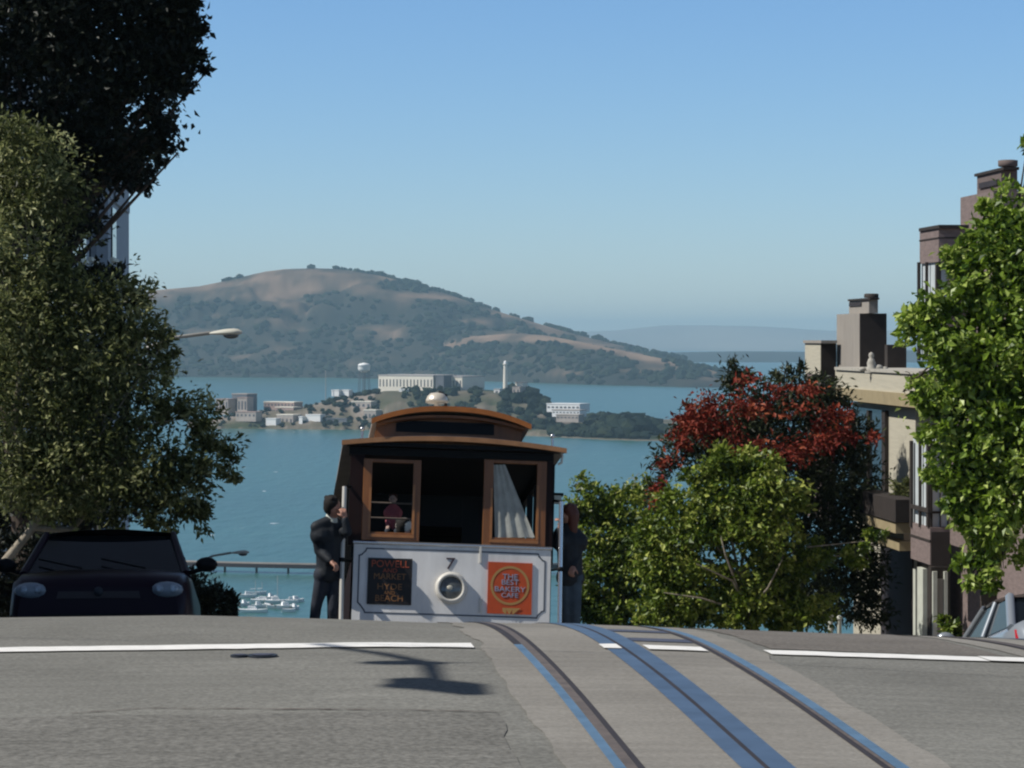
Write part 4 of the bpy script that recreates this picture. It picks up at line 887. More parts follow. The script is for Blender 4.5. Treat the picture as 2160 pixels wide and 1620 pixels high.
# unseen low house added on the left to shade the kerb and parked cars
gz2 = float(G(-7, 38)); lh2 = thing('shade_house', S(-11, 27, gz2), 'unseen low grey house added on the left to shade the parked cars', 'house')
q = MB(); q.sbox(-16, -7.0, 21, 33.4, gz2 - 4, gz2 + 9.4); q.build('wall', M['bluewall'], lh2)
q = MB(); q.sbox(-16.2, -6.8, 20.8, 33.6, gz2 + 9.405, gz2 + 9.7); q.build('roof', M['terracotta'], lh2)
for k in range(3):
    for zz_ in (2.6, 5.8):
        v_ = 22.5 + k * 3.6; q = MB(); q.sbox(-6.997, -6.93, v_, v_ + 1.4, gz2 + zz_, gz2 + zz_ + 1.6); q.build('window', M['winglass'], lh2)

# ================================================================== STREET LAMPS
def lamp(d, u_pole, hx, hy, headlen, label):
    hd = P(hx, hy, d); u, v = UV(hd); base = S(u_pole, v, float(G(u_pole, v)) + .12)
    r = thing('street_lamp', base, label, 'street lamp', 'street lamps along the left kerb')
    top = Vector((base.x, base.y, hd.z - .75))
    q = MB(); q.tube([base, top], [.09, .06], 10); q.lathe(base, [(.16, 0), (.16, .25), (.1, .4)], n=10); q.build('pole', M['steelpole'], r)
    st = hd - Vector((headlen * .42, 0, -.015)); L_ = st.x - top.x
    q = MB(); q.tube([top - Vector((0, 0, .15)), top + Vector((L_ * .2, 0, .18)), top + Vector((L_ * .45, 0, .48)), top + Vector((L_ * .7, 0, .68)), st], .035, 8); q.build('arm', M['steelpole'], r)
    q = MB(); rows = []
    for s_ in np.linspace(0, 1, 9):
        x = hd.x + (s_ - .5) * headlen; wd = headlen * .21 * (math.sin(min(1, s_ * 1.25 + .12) * math.pi * .5) if s_ < .8 else math.cos((s_ - .8) / .2 * 1.25)); ht = wd * .62
        rows.append([Vector((x, hd.y + wd * math.cos(a_), hd.z + ht * math.sin(a_) * (1 if math.sin(a_) > 0 else .45) + .02 * s_)) for a_ in np.linspace(0, 2 * math.pi, 13)])
    q.grid(rows); q.add(rows[0], [tuple(range(12))]); q.add(rows[-1], [tuple(range(12))]); q.build('lamp_head', M['lampgrey'], r)
    q = MB(); q.ball(hd + Vector((headlen * .18, 0, -headlen * .045)), headlen * .17, 12, (1.35, .95, .6)); q.build('lens', M['lens'], r)
lamp(55, -3.7, 474, 704, .68, 'street lamp with pale head poking out of the leaning tree')
lamp(89, -3.7, 505, 1167, .62, 'lower street lamp farther down the hill, over the pier line')
# suspended lamp above the crossing, out of the picture: casts the shadow on the road
def lift(px, py, d, z):
    g = P(px, py, d); return Vector((g.x, g.y, Gp(g))) + SUN * (z / SUN.z)
HZ = 6.6
hd = lift(925, 1455, 14.08, HZ); a1 = lift(905, 1415, 15.2, HZ + .15); a0 = lift(668, 1362, 16.35, HZ + .45); pl_ = lift(852, 1414, 15.22, HZ - .3)
r = thing('suspended_lamp', Vector((a0.x, a0.y, Gp(a0))), 'street lamp hung on a span wire over the crossing', 'street lamp')
dv = (Vector((hd.x, hd.y, 0)) - Vector((a0.x, a0.y, 0))).normalized(); sdv = Vector((-dv.y, dv.x, 0))
q = MB(); q.tube([a0, a0.lerp(a1, .5) + Vector((0, 0, .06)), a1, hd], [.035, .042, .046, .035], 8); q.build('arm', M['steelpole'], r)
q = MB(); q.capsule(hd - dv * .30, hd - dv * .02, .10, .19, 12); q.capsule(hd - dv * .02, hd + dv * .36, .19, .07, 12); q.ball(hd + sdv * .05 - Vector((0, 0, .12)), .17, 12); q.build('lamp_head', M['lampgrey'], r)
q = MB(); q.ball(pl_, .25, 12, (.95, .5, .4)); q.tube([pl_, pl_ + Vector((.0, 0, .4))], .015, 6); q.build('ballast_box', M['lampgrey'], r)
for (X, Y) in ((-16.5, 17.8), (17.0, 9.0)):
    bz = Gp((X, Y)); q = MB(); q.tube([(X, Y, bz - .1), (X, Y, bz + 8.2)], [.13, .09], 10); q.build('pole', M['steelpole'], r)
q = MB(); wp = Vector((-16.5, 17.8, Gp((-16.5, 17.8)) + 8)); wq = Vector((17.0, 9.0, Gp((17.0, 9.0)) + 8)); 
q.tube([wp, a0 + Vector((0, 0, .1))], .006, 5); q.tube([a0 + Vector((0, 0, .1)), wq], .006, 5); q.build('span_wire', M['groove'], r)

# ================================================================== PARKED CARS
def make_car(name, label, u, v_front, direction, bodym, sc, group, tilt=True):
    """direction -1: bonnet towards the camera, +1: bonnet away. Local frame: x right, y forward (bonnet end at y=0, tail at -len)."""
    Ln, W_, Hh = sc['len'], sc['w'], sc['h']
    vm = v_front - direction * Ln / 2 if direction > 0 else v_front + Ln / 2
    z0, z1 = float(G(u, v_front)), float(G(u, v_front - direction * Ln))
    base = S(u, v_front, z0)
    r = thing(name, base, label, 'car', group)
    ang = TH if direction > 0 else TH + math.pi
    fwd = (S(u, v_front, z0) - S(u, v_front - direction * Ln, z1)).normalized()
    rt = fwd.cross(Vector((0, 0, 1))).normalized(); up = rt.cross(fwd)
    def T(x, y, z): return base + rt * x + fwd * y + up * z
    hw = W_ / 2; belt = sc['belt']; hood = sc['hood']; wb = sc['wind']; wt_ = sc['windtop']; rb = sc['rear']; rtp = sc['reartop']; tail = sc['tail']
    # lower body: stations along y, section half profile
    def sect(y, zt, w_, zb=.22):
        return [T(-w_ * .9, y, zb), T(-w_, y, zb + .18), T(-w_ * 1.0, y, (zb + zt) / 2), T(-w_ * .97, y, zt - .1), T(-w_ * .88, y, zt - .015), T(-w_ * .5, y, zt + .02), T(0, y, zt + .03), T(w_ * .5, y, zt + .02), T(w_ * .88, y, zt - .015), T(w_ * .97, y, zt - .1), T(w_, y, (zb + zt) / 2), T(w_, y, zb + .18), T(w_ * .9, y, zb)]
    st = [(0.0, hood - .22, hw * .86, .30), (-.05, hood - .14, hw * .92, .24), (-.22, hood - .05, hw * .97, .2), (-.6, hood + .02, hw, .2), (-wb, belt, hw, .2), (-Ln * .5, belt + .01, hw, .2), (-Ln + .7, belt + .02, hw, .2), (-Ln + .15, tail, hw * .96, .2), (-Ln, tail - .18, hw * .88, .3)]
    q = MB(); rows = [sect(y, z, w_, zb) for y, z, w_, zb in st]; q.grid(rows); q.add(rows[0], [tuple(range(13))]); q.add(rows[-1], [tuple(range(13))]); q.build('body', bodym, r)
    # cabin glass and roof
    def ring(y, z, w_): return [T(-w_, y, z), T(-w_ * .5, y, z + .0), T(w_ * .5, y, z), T(w_, y, z)]
    wr = hw * sc.get('roofw', .74)
    A = [(-wb + .05, belt - .02, hw * .88, 0), (-wt_, Hh - .06, wr, 1), (-rtp, Hh - .06, wr, 1), (-rb, belt, hw * .88, 0)]
    lo = [T(-hw * .9, -wb + .03, belt - .03), T(hw * .9, -wb + .03, belt - .03), T(hw * .9, -rb, belt - .02), T(-hw * .9, -rb, belt - .02)]
    hi = [T(-wr, -wt_, Hh - .07), T(wr, -wt_, Hh - .07), T(wr, -rtp, Hh - .07), T(-wr, -rtp, Hh - .07)]
    q = MB(); q.hexa(lo + hi); q.build('cabin_glass', M['carglass'], r, bevel=.03)
    q = MB(); rows = []
    for k in range(7):
        s_ = k / 6; y = -wt_ + .06 - (rtp - wt_ + .12) * s_; cr = .05 * math.sin(math.pi * min(1, max(0, s_)))
        rows.append([T(x * wr * 1.03, y, Hh - .065 + .05 * (1 - x * x) + cr * .6) for x in (-1, -.7, -.3, 0, .3, .7, 1)])
    q.grid(rows); q.grid([[p - up * .03 for p in rw] for rw in rows]); q.build('roof', bodym, r)
    for s_ in (-1, 1):
        for (ya, za, yb_, zb_, wa) in ((-wb + .03, belt, -wt_, Hh - .07, .045), (-rb, belt, -rtp, Hh - .07, .06)):
            q = MB(); q.tube([T(s_ * hw * .9, ya, za - .03), T(s_ * wr, yb_, zb_)], wa, 6); q.build('pillar', bodym, r)
        q = MB(); ym = -(wt_ + rtp) / 2; q.tube([T(s_ * (hw * .9 + .012), ym, belt), T(s_ * (wr + .012), ym, Hh - .07)], .035, 6); q.build('pillar', bodym, r)
        q = MB(); q.ball(T(s_ * (hw + .12), -wb - .25, belt + .10), .11, 10, (1.1, .7, .75)); q.tube([T(s_ * (hw + .08), -wb - .25, belt + .05), T(s_ * hw * .92, -wb - .3, belt + .01)], .025, 6); q.build('mirror', M['blackcar'] if sc.get('darkmirror') else bodym, r)
        # lamps
        q = MB(); q.ball(T(s_ * hw * .73, -.045, hood - .23), .1, 14, (1.75, 1.1, .88)); hl0 = q.build('headlamp', M['headglass'], r)
        for dx in (-.075, .07): q = MB(); q.lathe(T(s_ * hw * .73 + dx, .032, hood - .23), [(.0, .03), (.03, .034), (.045, .02), (.05, 0)], fwd, 14); q.build('reflector', M['clearlamp'], hl0)
        q = MB(); rows = []
        for a_ in np.linspace(0, 1, 4):
            y = -Ln - .012 + .17 * a_ ** 1.6; x = s_ * hw * (.62 + .34 * a_); z = tail - .22
            rows.append([T(x, y, z - .1), T(x, y - .01, z), T(x, y + .02, z + .1)])
        q.grid(rows); q.build('tail_lamp', M['redlamp'], r)
        for y in (-.85, -Ln + .85):
            q = MB(); c_ = T(s_ * (hw - .1), y, .31); q.lathe(c_, [(.2, -.1), (.29, -.1), (.31, -.05), (.31, .05), (.29, .1), (.2, .1)], rt, 20); wh = q.build('wheel', M['tyre'], r)
            q = MB(); q.lathe(c_, [(.0, .085 * s_), (.17, .09 * s_), (.2, .1 * s_)], rt, 16); q.build('rim', M['chrome'], wh)
    q = MB(); q.hexa([T(-hw * .45, .02, hood - .32), T(hw * .45, .02, hood - .32), T(hw * .45, -.1, hood - .32), T(-hw * .45, -.1, hood - .32), T(-hw * .42, -.015, hood - .19), T(hw * .42, -.015, hood - .19), T(hw * .42, -.12, hood - .19), T(-hw * .42, -.12, hood - .19)]); q.build('grille', M['groove'], r)
    q = MB(); q.lathe(T(0, .025, hood - .25), [(.0, .012), (.045, .01), (.05, .0)], fwd, 14); q.build('badge', M['cover'], r)
    q = MB(); rows = [[T(x * hw * .95, .05 - .14 * abs(x) ** 2.5, z) for x in np.linspace(-1, 1, 9)] for z in (.28, .36, .46, .52)]; q.grid(rows); q.build('bumper', M['blackcar'] if sc.get('darkmirror') else bodym, r)
    if sc.get('wiper'):
        for s_ in (-.45, .25):
            q = MB(); q.tube([T(hw * s_, -wb + .04, belt + .03), T(hw * (s_ + .5), -wb - .18, belt + .16)], .012, 5); q.build('wiper', M['blackcar'], r)
    return r
suv = dict(len=4.5, w=1.92, h=1.64, belt=1.07, hood=1.0, wind=.95, windtop=1.75, rear=4.25, reartop=3.9, tail=1.05, roofw=.72, darkmirror=True, wiper=True)
uc = float(UV(P(212, 0, 29.6))[0])
make_car('parked_car', 'dark red van facing uphill under the leaning tree, headlamps showing', uc, 29.4, -1, M['darkredcar'], suv, 'parked cars')
make_car('parked_car', 'black car parked next downhill, behind the dark red van', uc - .05, 35.6, -1, M['blackcar'], dict(suv, h=1.72), 'parked cars')
sed = dict(len=4.5, w=1.8, h=1.47, belt=.98, hood=.84, wind=1.25, windtop=2.0, rear=4.0, reartop=3.3, tail=1.02, roofw=.70)
make_car('parked_car', 'silver car parked facing downhill at the right edge, red tail lamp', 9.3, 36.4, 1, M['silvercar'], sed, 'parked cars')

# ================================================================== CABLE CAR
CD = 32.5
cbase = Vector((-.73, CD, 0)); cbase.z = H - 3.965
PITCH, ROLL = -math.atan(.19), R(2.3)
CM = Matrix.Translation(cbase) @ Matrix.Rotation(TH, 4, 'Z') @ Matrix.Rotation(ROLL, 4, 'Y') @ Matrix.Rotation(PITCH, 4, 'X')
CI = CM.inverted()
def LC(px, py, y0=0.0):
    """point of the car's local plane y = y0 seen at a photograph pixel"""
    o = CI @ Vector((0, 0, H)); e = CI @ (Vector((0, 0, H)) + P(px, py, 1.0) - Vector((0, 0, H))); dv = e - o
    k = (y0 - o.y) / dv.y; p = o + dv * k; return p.x, p.z
car = thing('cable_car', cbase, 'wooden cable car with pale front panel and number 7, coming over the crest', 'cable car')
car.rotation_euler = (CM.to_euler())
def CB(q, name, m, parent=None, bevel=0): return q.build(name, m, parent or car, bevel, local=True)
LN = 8.3
xl, _ = LC(745, 1200); xr, _ = LC(1162, 1200); HB = (xr - xl) / 2; CXL = (xr + xl) / 2
_, zp = LC(952, 1152); _, zh = LC(952, 965); _, ze = LC(952, 940); _, zm = LC(952, 926); _, zr = LC(952, 858, -.25)
BW = HB + .02
# floor frame and running boards
q = MB(); q.box(CXL - .95, CXL + .95, .12, LN, .38, .52); CB(q, 'underframe', M['blackpaint'])
for s_ in (-1, 1):
    q = MB(); q.box(*(sorted((CXL + s_ * .96, CXL + s_ * 1.22))), .25, 5.0, .36, .41); CB(q, 'running_board', M['darktimber'], bevel=.006)
for y in (1.6, 6.4):
    for s_ in (-1, 1):
        q = MB(); q.lathe((CXL + s_ * .53, y, .30), [(.0, -.05), (.26, -.05), (.3, -.045), (.3, .02), (.26, .05), (0, .05)], (1, 0, 0), 18); CB(q, 'wheel', M['groove'])
# sides: low panel, posts, letter board
for s_ in (-1, 1):
    x0, x1 = sorted((CXL + s_ * (BW - .05), CXL + s_ * BW))
    q = MB(); q.box(x0, x1, .16, LN, .52, 1.42); CB(q, 'side_panel', M['maroon'])
    q = MB(); q.box(x0, x1, .16, LN, zh - .02, ze); CB(q, 'letter_board', M['blackpaint'])
    for y in (.10, 1.0, 1.95, 2.9, 3.95, 4.6, 5.25, 5.9, 6.55, 7.2, 8.2):
        wd = .13 if y < .2 else .07; q = MB(); q.box(x0 - .012, x1 + .012, y, y + wd, 1.42, zh - .02); CB(q, 'side_post', M['blackpaint'])
    for k in range(6):
        y = 4.02 + k * .65; q = MB(); q.box((x0 + x1) / 2 - .006, (x0 + x1) / 2 + .006, y, y + .58, 1.421, zh - .021); CB(q, 'side_window', M['sidepane'])
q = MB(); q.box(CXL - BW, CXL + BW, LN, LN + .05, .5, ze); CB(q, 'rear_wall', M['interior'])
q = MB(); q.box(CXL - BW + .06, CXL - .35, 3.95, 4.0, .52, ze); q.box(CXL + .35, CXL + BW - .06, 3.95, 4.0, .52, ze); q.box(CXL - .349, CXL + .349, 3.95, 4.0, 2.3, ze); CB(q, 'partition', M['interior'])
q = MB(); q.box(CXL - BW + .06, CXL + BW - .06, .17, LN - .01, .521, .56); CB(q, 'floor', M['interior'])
for s_ in (-1, 1):
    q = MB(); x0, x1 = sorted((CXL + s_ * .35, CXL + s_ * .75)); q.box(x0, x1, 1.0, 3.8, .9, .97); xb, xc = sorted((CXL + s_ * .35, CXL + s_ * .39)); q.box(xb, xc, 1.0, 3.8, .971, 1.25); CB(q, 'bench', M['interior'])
# pale front panel: centre facet and two slightly angled side facets
xa, _ = LC(905, 1220); xb, _ = LC(1016, 1220); zb = .42
def slab(poly, th, name, m, parent=None):
    q = MB(); q.prism(poly, (0, th, 0)); return CB(q, name, m, parent)
def fy(x):                     # front surface of the facetted panel
    if x < xa: return .03 * (xa - x) / (xa - xl)
    if x > xb: return .03 * (x - xb) / (xr - xb)
    return 0.0
q = MB()
for (p0, p1) in ((xl, xa), (xa, xb), (xb, xr)):
    y0, y1 = fy(p0), fy(p1); q.hexa([(p0, y0, zb), (p1, y1, zb), (p1, y1 + .05, zb), (p0, y0 + .05, zb), (p0, y0, zp), (p1, y1, zp), (p1, y1 + .05, zp), (p0, y0 + .05, zp)])
panel = CB(q, 'dash_panel', M['white'])
q = MB(); q.tube([(xl - .01, fy(xl), zp + .012), (xa, 0.0, zp + .012), (xb, 0.0, zp + .012), (xr + .01, fy(xr), zp + .012)], .022, 8); CB(q, 'panel_rim', M['chrome'], panel)
# dark pinstripe border with stepped corners
def stripe(pts, wd, name, m, parent):
    q = MB()
    for (x0, z0), (x1, z1) in zip(pts[:-1], pts[1:]):
        dx, dz = x1 - x0, z1 - z0; l = math.hypot(dx, dz); nx, nz = -dz / l * wd / 2, dx / l * wd / 2; ex, ez = dx / l * wd * .4, dz / l * wd * .4
        a = [(x0 - ex + nx, z0 - ez + nz), (x1 + ex + nx, z1 + ez + nz), (x1 + ex - nx, z1 + ez - nz), (x0 - ex - nx, z0 - ez - nz)]
        q.prism([(x, fy(x) - .004 if True else 0, z) for x, z in a][::-1], (0, .003, 0))
    return CB(q, name, m, parent)
x0, x1, z0, z1 = LC(757, 1200)[0], LC(1150, 1200)[0], zp - .80, zp - .055; c = .085; i_ = .03
bp_ = [(x0, z0 + c + i_), (x0, z1 - c), (x0 + i_, z1 - c + .012), (x0 + c - .012, z1 - i_), (x0 + c, z1), (xa, z1), (xb, z1), (x1 - c, z1), (x1 - c + .012, z1 - i_), (x1 - i_, z1 - c + .012), (x1, z1 - c), (x1, z0 + c), (x1 - i_, z0 + c - .012), (x1 - c + .012, z0 + i_), (x1 - c, z0), (xb, z0), (xa, z0), (x0 + c, z0), (x0 + c - .012, z0 + i_), (x0 + i_, z0 + c), (x0, z0 + c + i_)]
stripe(bp_, .017, 'pinstripe', M['greyline'], panel)
for px in (1013,):
    for pa, pb in ((1153, 1188), (1262, 1292)):
        (x, za), (_, zb_) = LC(px, pb), LC(px, pa); q = MB(); q.box(x - .014, x + .014, -.02, .0, za, zb_); CB(q, 'hinge', M['polewhite'], panel, .004)
# boards: dark route sign and orange poster
def text(body, x, z, y, size, m, name, parent, rot=0.0, sx=1.0, ext=.002):
    cu = bpy.data.curves.new(name, 'FONT'); cu.body = body; cu.size = size; cu.align_x = 'CENTER'; cu.align_y = 'CENTER'; cu.extrude = ext; cu.materials.append(m)
    tmp = bpy.data.objects.new(name, cu); me = bpy.data.meshes.new_from_object(tmp); bpy.data.objects.remove(tmp); bpy.data.curves.remove(cu)
    o = bpy.data.objects.new(name, me); COL.objects.link(o); o.parent = parent; o.location = (x, y, z); o.rotation_euler = (R(90), 0, rot); o.scale = (sx, 1, 1); return o
(x0, z1), (x1, z0) = LC(777, 1176), LC(867, 1277); ys = fy((x0 + x1) / 2); an = -math.atan(.03 / (xa - xl))
sg = MB(); sg.hexa([(x0, fy(x0) - .018, z0), (x1, fy(x1) - .018, z0), (x1, fy(x1) - .005, z0), (x0, fy(x0) - .005, z0), (x0, fy(x0) - .018, z1), (x1, fy(x1) - .018, z1), (x1, fy(x1) - .005, z1), (x0, fy(x0) - .005, z1)])
sgn = CB(sg, 'route_sign', M['blacksign'], panel)
w_, h_ = x1 - x0, z1 - z0
for k, (tx, fz, sz, mm, sx) in enumerate((('POWELL', .87, .115, 'redletters', 1.0), ('AND', .73, .07, 'redletters', 1.1), ('MARKET', .60, .10, 'brownletters', 1.0), ('HYDE', .38, .10, 'brownletters', 1.15), ('AND', .25, .06, 'brownletters', 1.0), ('BEACH', .13, .10, 'brownletters', 1.05))):
    text(tx, (x0 + x1) / 2, z0 + h_ * fz, ys - .021, sz, M[mm], 'lettering', sgn, an, sx)
(x0, z1), (x1, z0) = LC(1030, 1185), LC(1121, 1297); ys = fy((x0 + x1) / 2)
sg = MB(); sg.hexa([(x0, fy(x0) - .018, z0), (x1, fy(x1) - .018, z0), (x1, fy(x1) - .005, z0), (x0, fy(x0) - .005, z0), (x0, fy(x0) - .018, z1), (x1, fy(x1) - .018, z1), (x1, fy(x1) - .005, z1), (x0, fy(x0) - .005, z1)])
pst = CB(sg, 'poster', M['orangesign'], panel)
mx, mz, w_, h_ = (x0 + x1) / 2, (z0 + z1) / 2 + .03, x1 - x0, z1 - z0; sl = .03 / (xr - xb)
q = MB(); n = 40; ro, ri = .44, .385
for k in range(n):
    a0, a1 = 2 * math.pi * k / n, 2 * math.pi * (k + 1) / n; pp = [(mx + w_ * ri * math.cos(a0), mz + w_ * ri * math.sin(a0)), (mx + w_ * ro * math.cos(a0), mz + w_ * ro * math.sin(a0)), (mx + w_ * ro * math.cos(a1), mz + w_ * ro * math.sin(a1)), (mx + w_ * ri * math.cos(a1), mz + w_ * ri * math.sin(a1))]
    q.prism([(x, fy(x) - .021, z) for x, z in pp], (0, .002, 0))
for dx in (-.16, 0, .16): q.prism([(mx + w_ * (dx - .09), fy(mx) - .021, mz - w_ * .50), (mx + w_ * (dx + .09), fy(mx) - .021, mz - w_ * .50), (mx + w_ * dx * .4, fy(mx) - .021, mz - w_ * .66)], (0, .002, 0))
CB(q, 'ring', M['gold'], pst)
an2 = math.atan(sl)
for tx, dz, sz, sx in (('THE', .10, .09, 1.1), ('BEST', .035, .085, 1.15), ('BAKERY', -.045, .085, 1.2), ('CAFE', -.115, .075, 1.15)):
    text(tx, mx, mz + dz, fy(mx) - .022, sz, M['paleblue'], 'lettering', pst, an2, sx)
x, z = LC(950, 1190); text('7', x, z, -.006, .19, M['numeral'], 'number', panel, 0, 1.25, .003)
x, z = LC(951, 1241)
hl = MB(); hl.lathe((x, 0, z), [(.135, .0), (.185, .012), (.188, .05), (.165, .085), (.14, .09), (.135, .07), (.13, .05)], (0, -1, 0), 28); hl_ = CB(hl, 'headlight', M['polewhite'], panel)
q = MB(); q.lathe((x, 0, z), [(.0, .075), (.05, .073), (.10, .064), (.134, .05)], (0, -1, 0), 24); CB(q, 'lens', M['lens'], hl_)
q = MB(); q.ball((x - .015, -.075, z), .035, 10, (1, .3, .8)); CB(q, 'bulb', M['bulb'], hl_)
# upper front: corner posts, header beam, window sashes, centre opening
_, zs = LC(952, 1150)
for a, b_, ypost in ((737, 768, .03), (1142, 1166, .03)):
    (x0, _), (x1, _) = LC(a, 1050), LC(b_, 1050); q = MB(); q.box(x0, x1, ypost, ypost + .12, zp - .02, ze); CB(q, 'corner_post', M['maroon'])
(x0, _), (x1, _) = LC(737, 950), LC(1166, 950); q = MB(); q.box(x0, x1, .02, .14, zh, ze - .002); CB(q, 'header_beam', M['blackpaint'])
def sash(pa, pb, ya, yb, ra, rb, rya, ryb, m, name='window_frame'):
    (x0, z1), (x1, z0) = LC(pa, ya), LC(pb, yb); (i0, j1), (i1, j0) = LC(ra, rya), LC(rb, ryb); z1 = min(z1, zh - .002); z0 = max(z0, zp + .03)
    q = MB(); y0, y1 = .015, .075
    q.box(x0, i0, y0, y1, z0, z1); q.box(i1, x1, y0, y1, z0, z1); q.box(i0, i1, y0 + .002, y1 - .002, z0, j0); q.box(i0, i1, y0 + .002, y1 - .002, j1, z1)
    f = CB(q, name, m, None, .006)
    return f, (i0, i1, j0, j1)
f1, g1 = sash(768, 884, 966, 1142, 786, 868, 974, 1124, M['wood'])
f2, g2 = sash(1022, 1150, 966, 1162, 1042, 1130, 976, 1136, M['wood'])
for f, g in ((f1, g1), (f2, g2)):
    q = MB(); q.box(g[0] - .03, g[0] - .002, .008, .016, g[2] - .02, g[3] - .3); q.box(g[1] + .002, g[1] + .03, .008, .016, g[2] - .02, g[3] - .25); q.box(g[0] - .03, g[1] + .03, .006, .016, g[2] - .06, g[2] - .025); CB(q, 'bead', M['woodlite'], f)
# two brass bars across the left window
for py in (1060, 1092):
    (x0, z), (x1, _) = LC(786, py, .5), LC(868, py, .5); q = MB(); q.tube([(x0 - .05, .5, z), (x1 + .05, .5, z)], .011, 6); CB(q, 'window_bar', M['rust'])
# reflection in the right window, put in as a pale folded sheet
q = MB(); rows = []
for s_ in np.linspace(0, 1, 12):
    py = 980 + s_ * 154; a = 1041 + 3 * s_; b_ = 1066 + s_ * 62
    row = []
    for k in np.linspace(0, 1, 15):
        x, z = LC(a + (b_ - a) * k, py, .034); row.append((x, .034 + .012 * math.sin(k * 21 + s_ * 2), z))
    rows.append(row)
q.grid(rows); CB(q, 'window_reflection', M['window_reflection'])
# lower roof with curved front edge, monitor (clerestory) above
hwR = (LC(1190, 945)[0] - LC(722, 945)[0]) / 2; cR = (LC(1190, 945)[0] + LC(722, 945)[0]) / 2
def arc_roof(q, hw, zc, ze_, y0, y1, cx, n=24, th=.03, p=2.0):
    rows = []
    for y in (y0, y1): rows.append([(cx + hw * k, y, zc - (zc - ze_) * abs(k) ** p) for k in np.linspace(-1, 1, n)])
    q.grid(rows); lo = [[(x, y, z - th) for x, y, z in r] for r in rows]; q.grid(lo[::-1])
    for a, b_ in ((rows[0], lo[0]), (rows[1], lo[1])):
        for k in range(n - 1): q.add([b_[k], b_[k + 1], a[k + 1], a[k]], [(0, 1, 2, 3)])
    for k in (0, -1): q.add([rows[0][k], rows[1][k], lo[1][k], lo[0][k]], [(0, 1, 2, 3)])
q = MB(); arc_roof(q, hwR, zm + .01, ze - .01, -.16, LN + .3, cR, th=.03); CB(q, 'lower_roof', M['canvas'])
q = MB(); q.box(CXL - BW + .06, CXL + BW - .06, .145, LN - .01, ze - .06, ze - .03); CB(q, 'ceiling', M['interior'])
q = MB(); arc_roof(q, hwR + .012, zm - .002, ze - .012, -.20, -.161, cR, th=.055); CB(q, 'roof_edge', mat('tan_roof_edge', (.33, .165, .075), .5, var=.3, vscale=3))
q = MB(); q.box(cR - hwR + .05, cR + hwR - .05, -.14, .0, ze - .055, ze - .012); CB(q, 'roof_soffit', M['blackpaint'])
(m0, _), (m1, _) = LC(792, 922, .05), LC(1094, 922, .05); (e0, ee), (e1, _) = LC(786, 884, -.22), LC(1119, 884, -.22); cM = (m0 + m1) / 2
q = MB(); q.prism([(m0, .05, zm - .06), (m1, .05, zm - .06), (e1 - .06, .05, ee - .01), (cM, .05, zr - .05), (e0 + .06, .05, ee - .01)], (0, .04, 0)); CB(q, 'monitor_end', M['wood'])
for a, b_ in ((812, 826), (1056, 1066)): pass
(x0, z1), (x1, z0) = LC(836, 886, .03), LC(1042, 918, .03); q = MB(); q.box(x0, x1, .03, .048, z0, z1); CB(q, 'monitor_window', M['carglass'])
for s_, xe, xm in ((-1, e0, m0), (1, e1, m1)):
    q = MB(); q.hexa([(xm - .02, .1, zm - .06), (xm + .02, .1, zm - .06), (xm + .02, LN - .4, zm - .06), (xm - .02, LN - .4, zm - .06), (xe - s_ * .08 - .02, .1, ee), (xe - s_ * .08 + .02, .1, ee), (xe - s_ * .08 + .02, LN - .4, ee), (xe - s_ * .08 - .02, LN - .4, ee)]); CB(q, 'monitor_side', M['wood'])
hwM = (e1 - e0) / 2; cE = (e0 + e1) / 2
q = MB(); arc_roof(q, hwM, zr, ee + .01, -.21, LN, cE, th=.035, p=2.3); CB(q, 'monitor_roof', M['canvas'])
q = MB(); arc_roof(q, hwM + .012, zr + .006, ee + .004, -.25, -.211, cE, th=.06, p=2.3); CB(q, 'monitor_edge', M['orange'])
q = MB(); arc_roof(q, hwM - .05, zr - .08, ee - .02, -.12, .045, cE, th=.03, p=2.3); CB(q, 'monitor_hood', M['wood'])
# bell on the roof, knobs, brackets, grab poles
(x, z), (_, zt) = LC(921, 857, .3), LC(921, 831, .3)
q = MB(); q.lathe((x, .3, z - .03), [(.03, 0), (.03, .06), (.045, .065), (.135, .075), (.132, .10), (.115, .145), (.08, .178), (.03, .19), (.0, .195)], n=20); bell = CB(q, 'bell', M['brass'])
q = MB(); q.tube([(x + .11, .34, z - .03), (x + .11, .34, z + .14), (x + .02, .32, z + .18)], .018, 6); CB(q, 'bell_bracket', M['groove'], bell)
for px, py0, py1 in ((763, 938, 905), (1165, 946, 920)):
    (x, z0), (_, z1) = LC(px, py0, .1), LC(px, py1, .1); q = MB(); q.tube([(x, .1, z0 - .03), (x, .1, z1)], .014, 6); q.ball((x, .1, z1), .03, 8); CB(q, 'roof_knob', M['chrome'])
(x, z), (x2, z2) = LC(1166, 950), LC(1187, 975); q = MB(); q.tube([(x, .05, z), ((x + x2) / 2 + .03, .05, z + .005), (x2, .05, z - .05), (x2 - .01, .05, z2), (x2 - .05, .05, z2 - .02)], .014, 6); CB(q, 'grab_bracket', M['polewhite'])
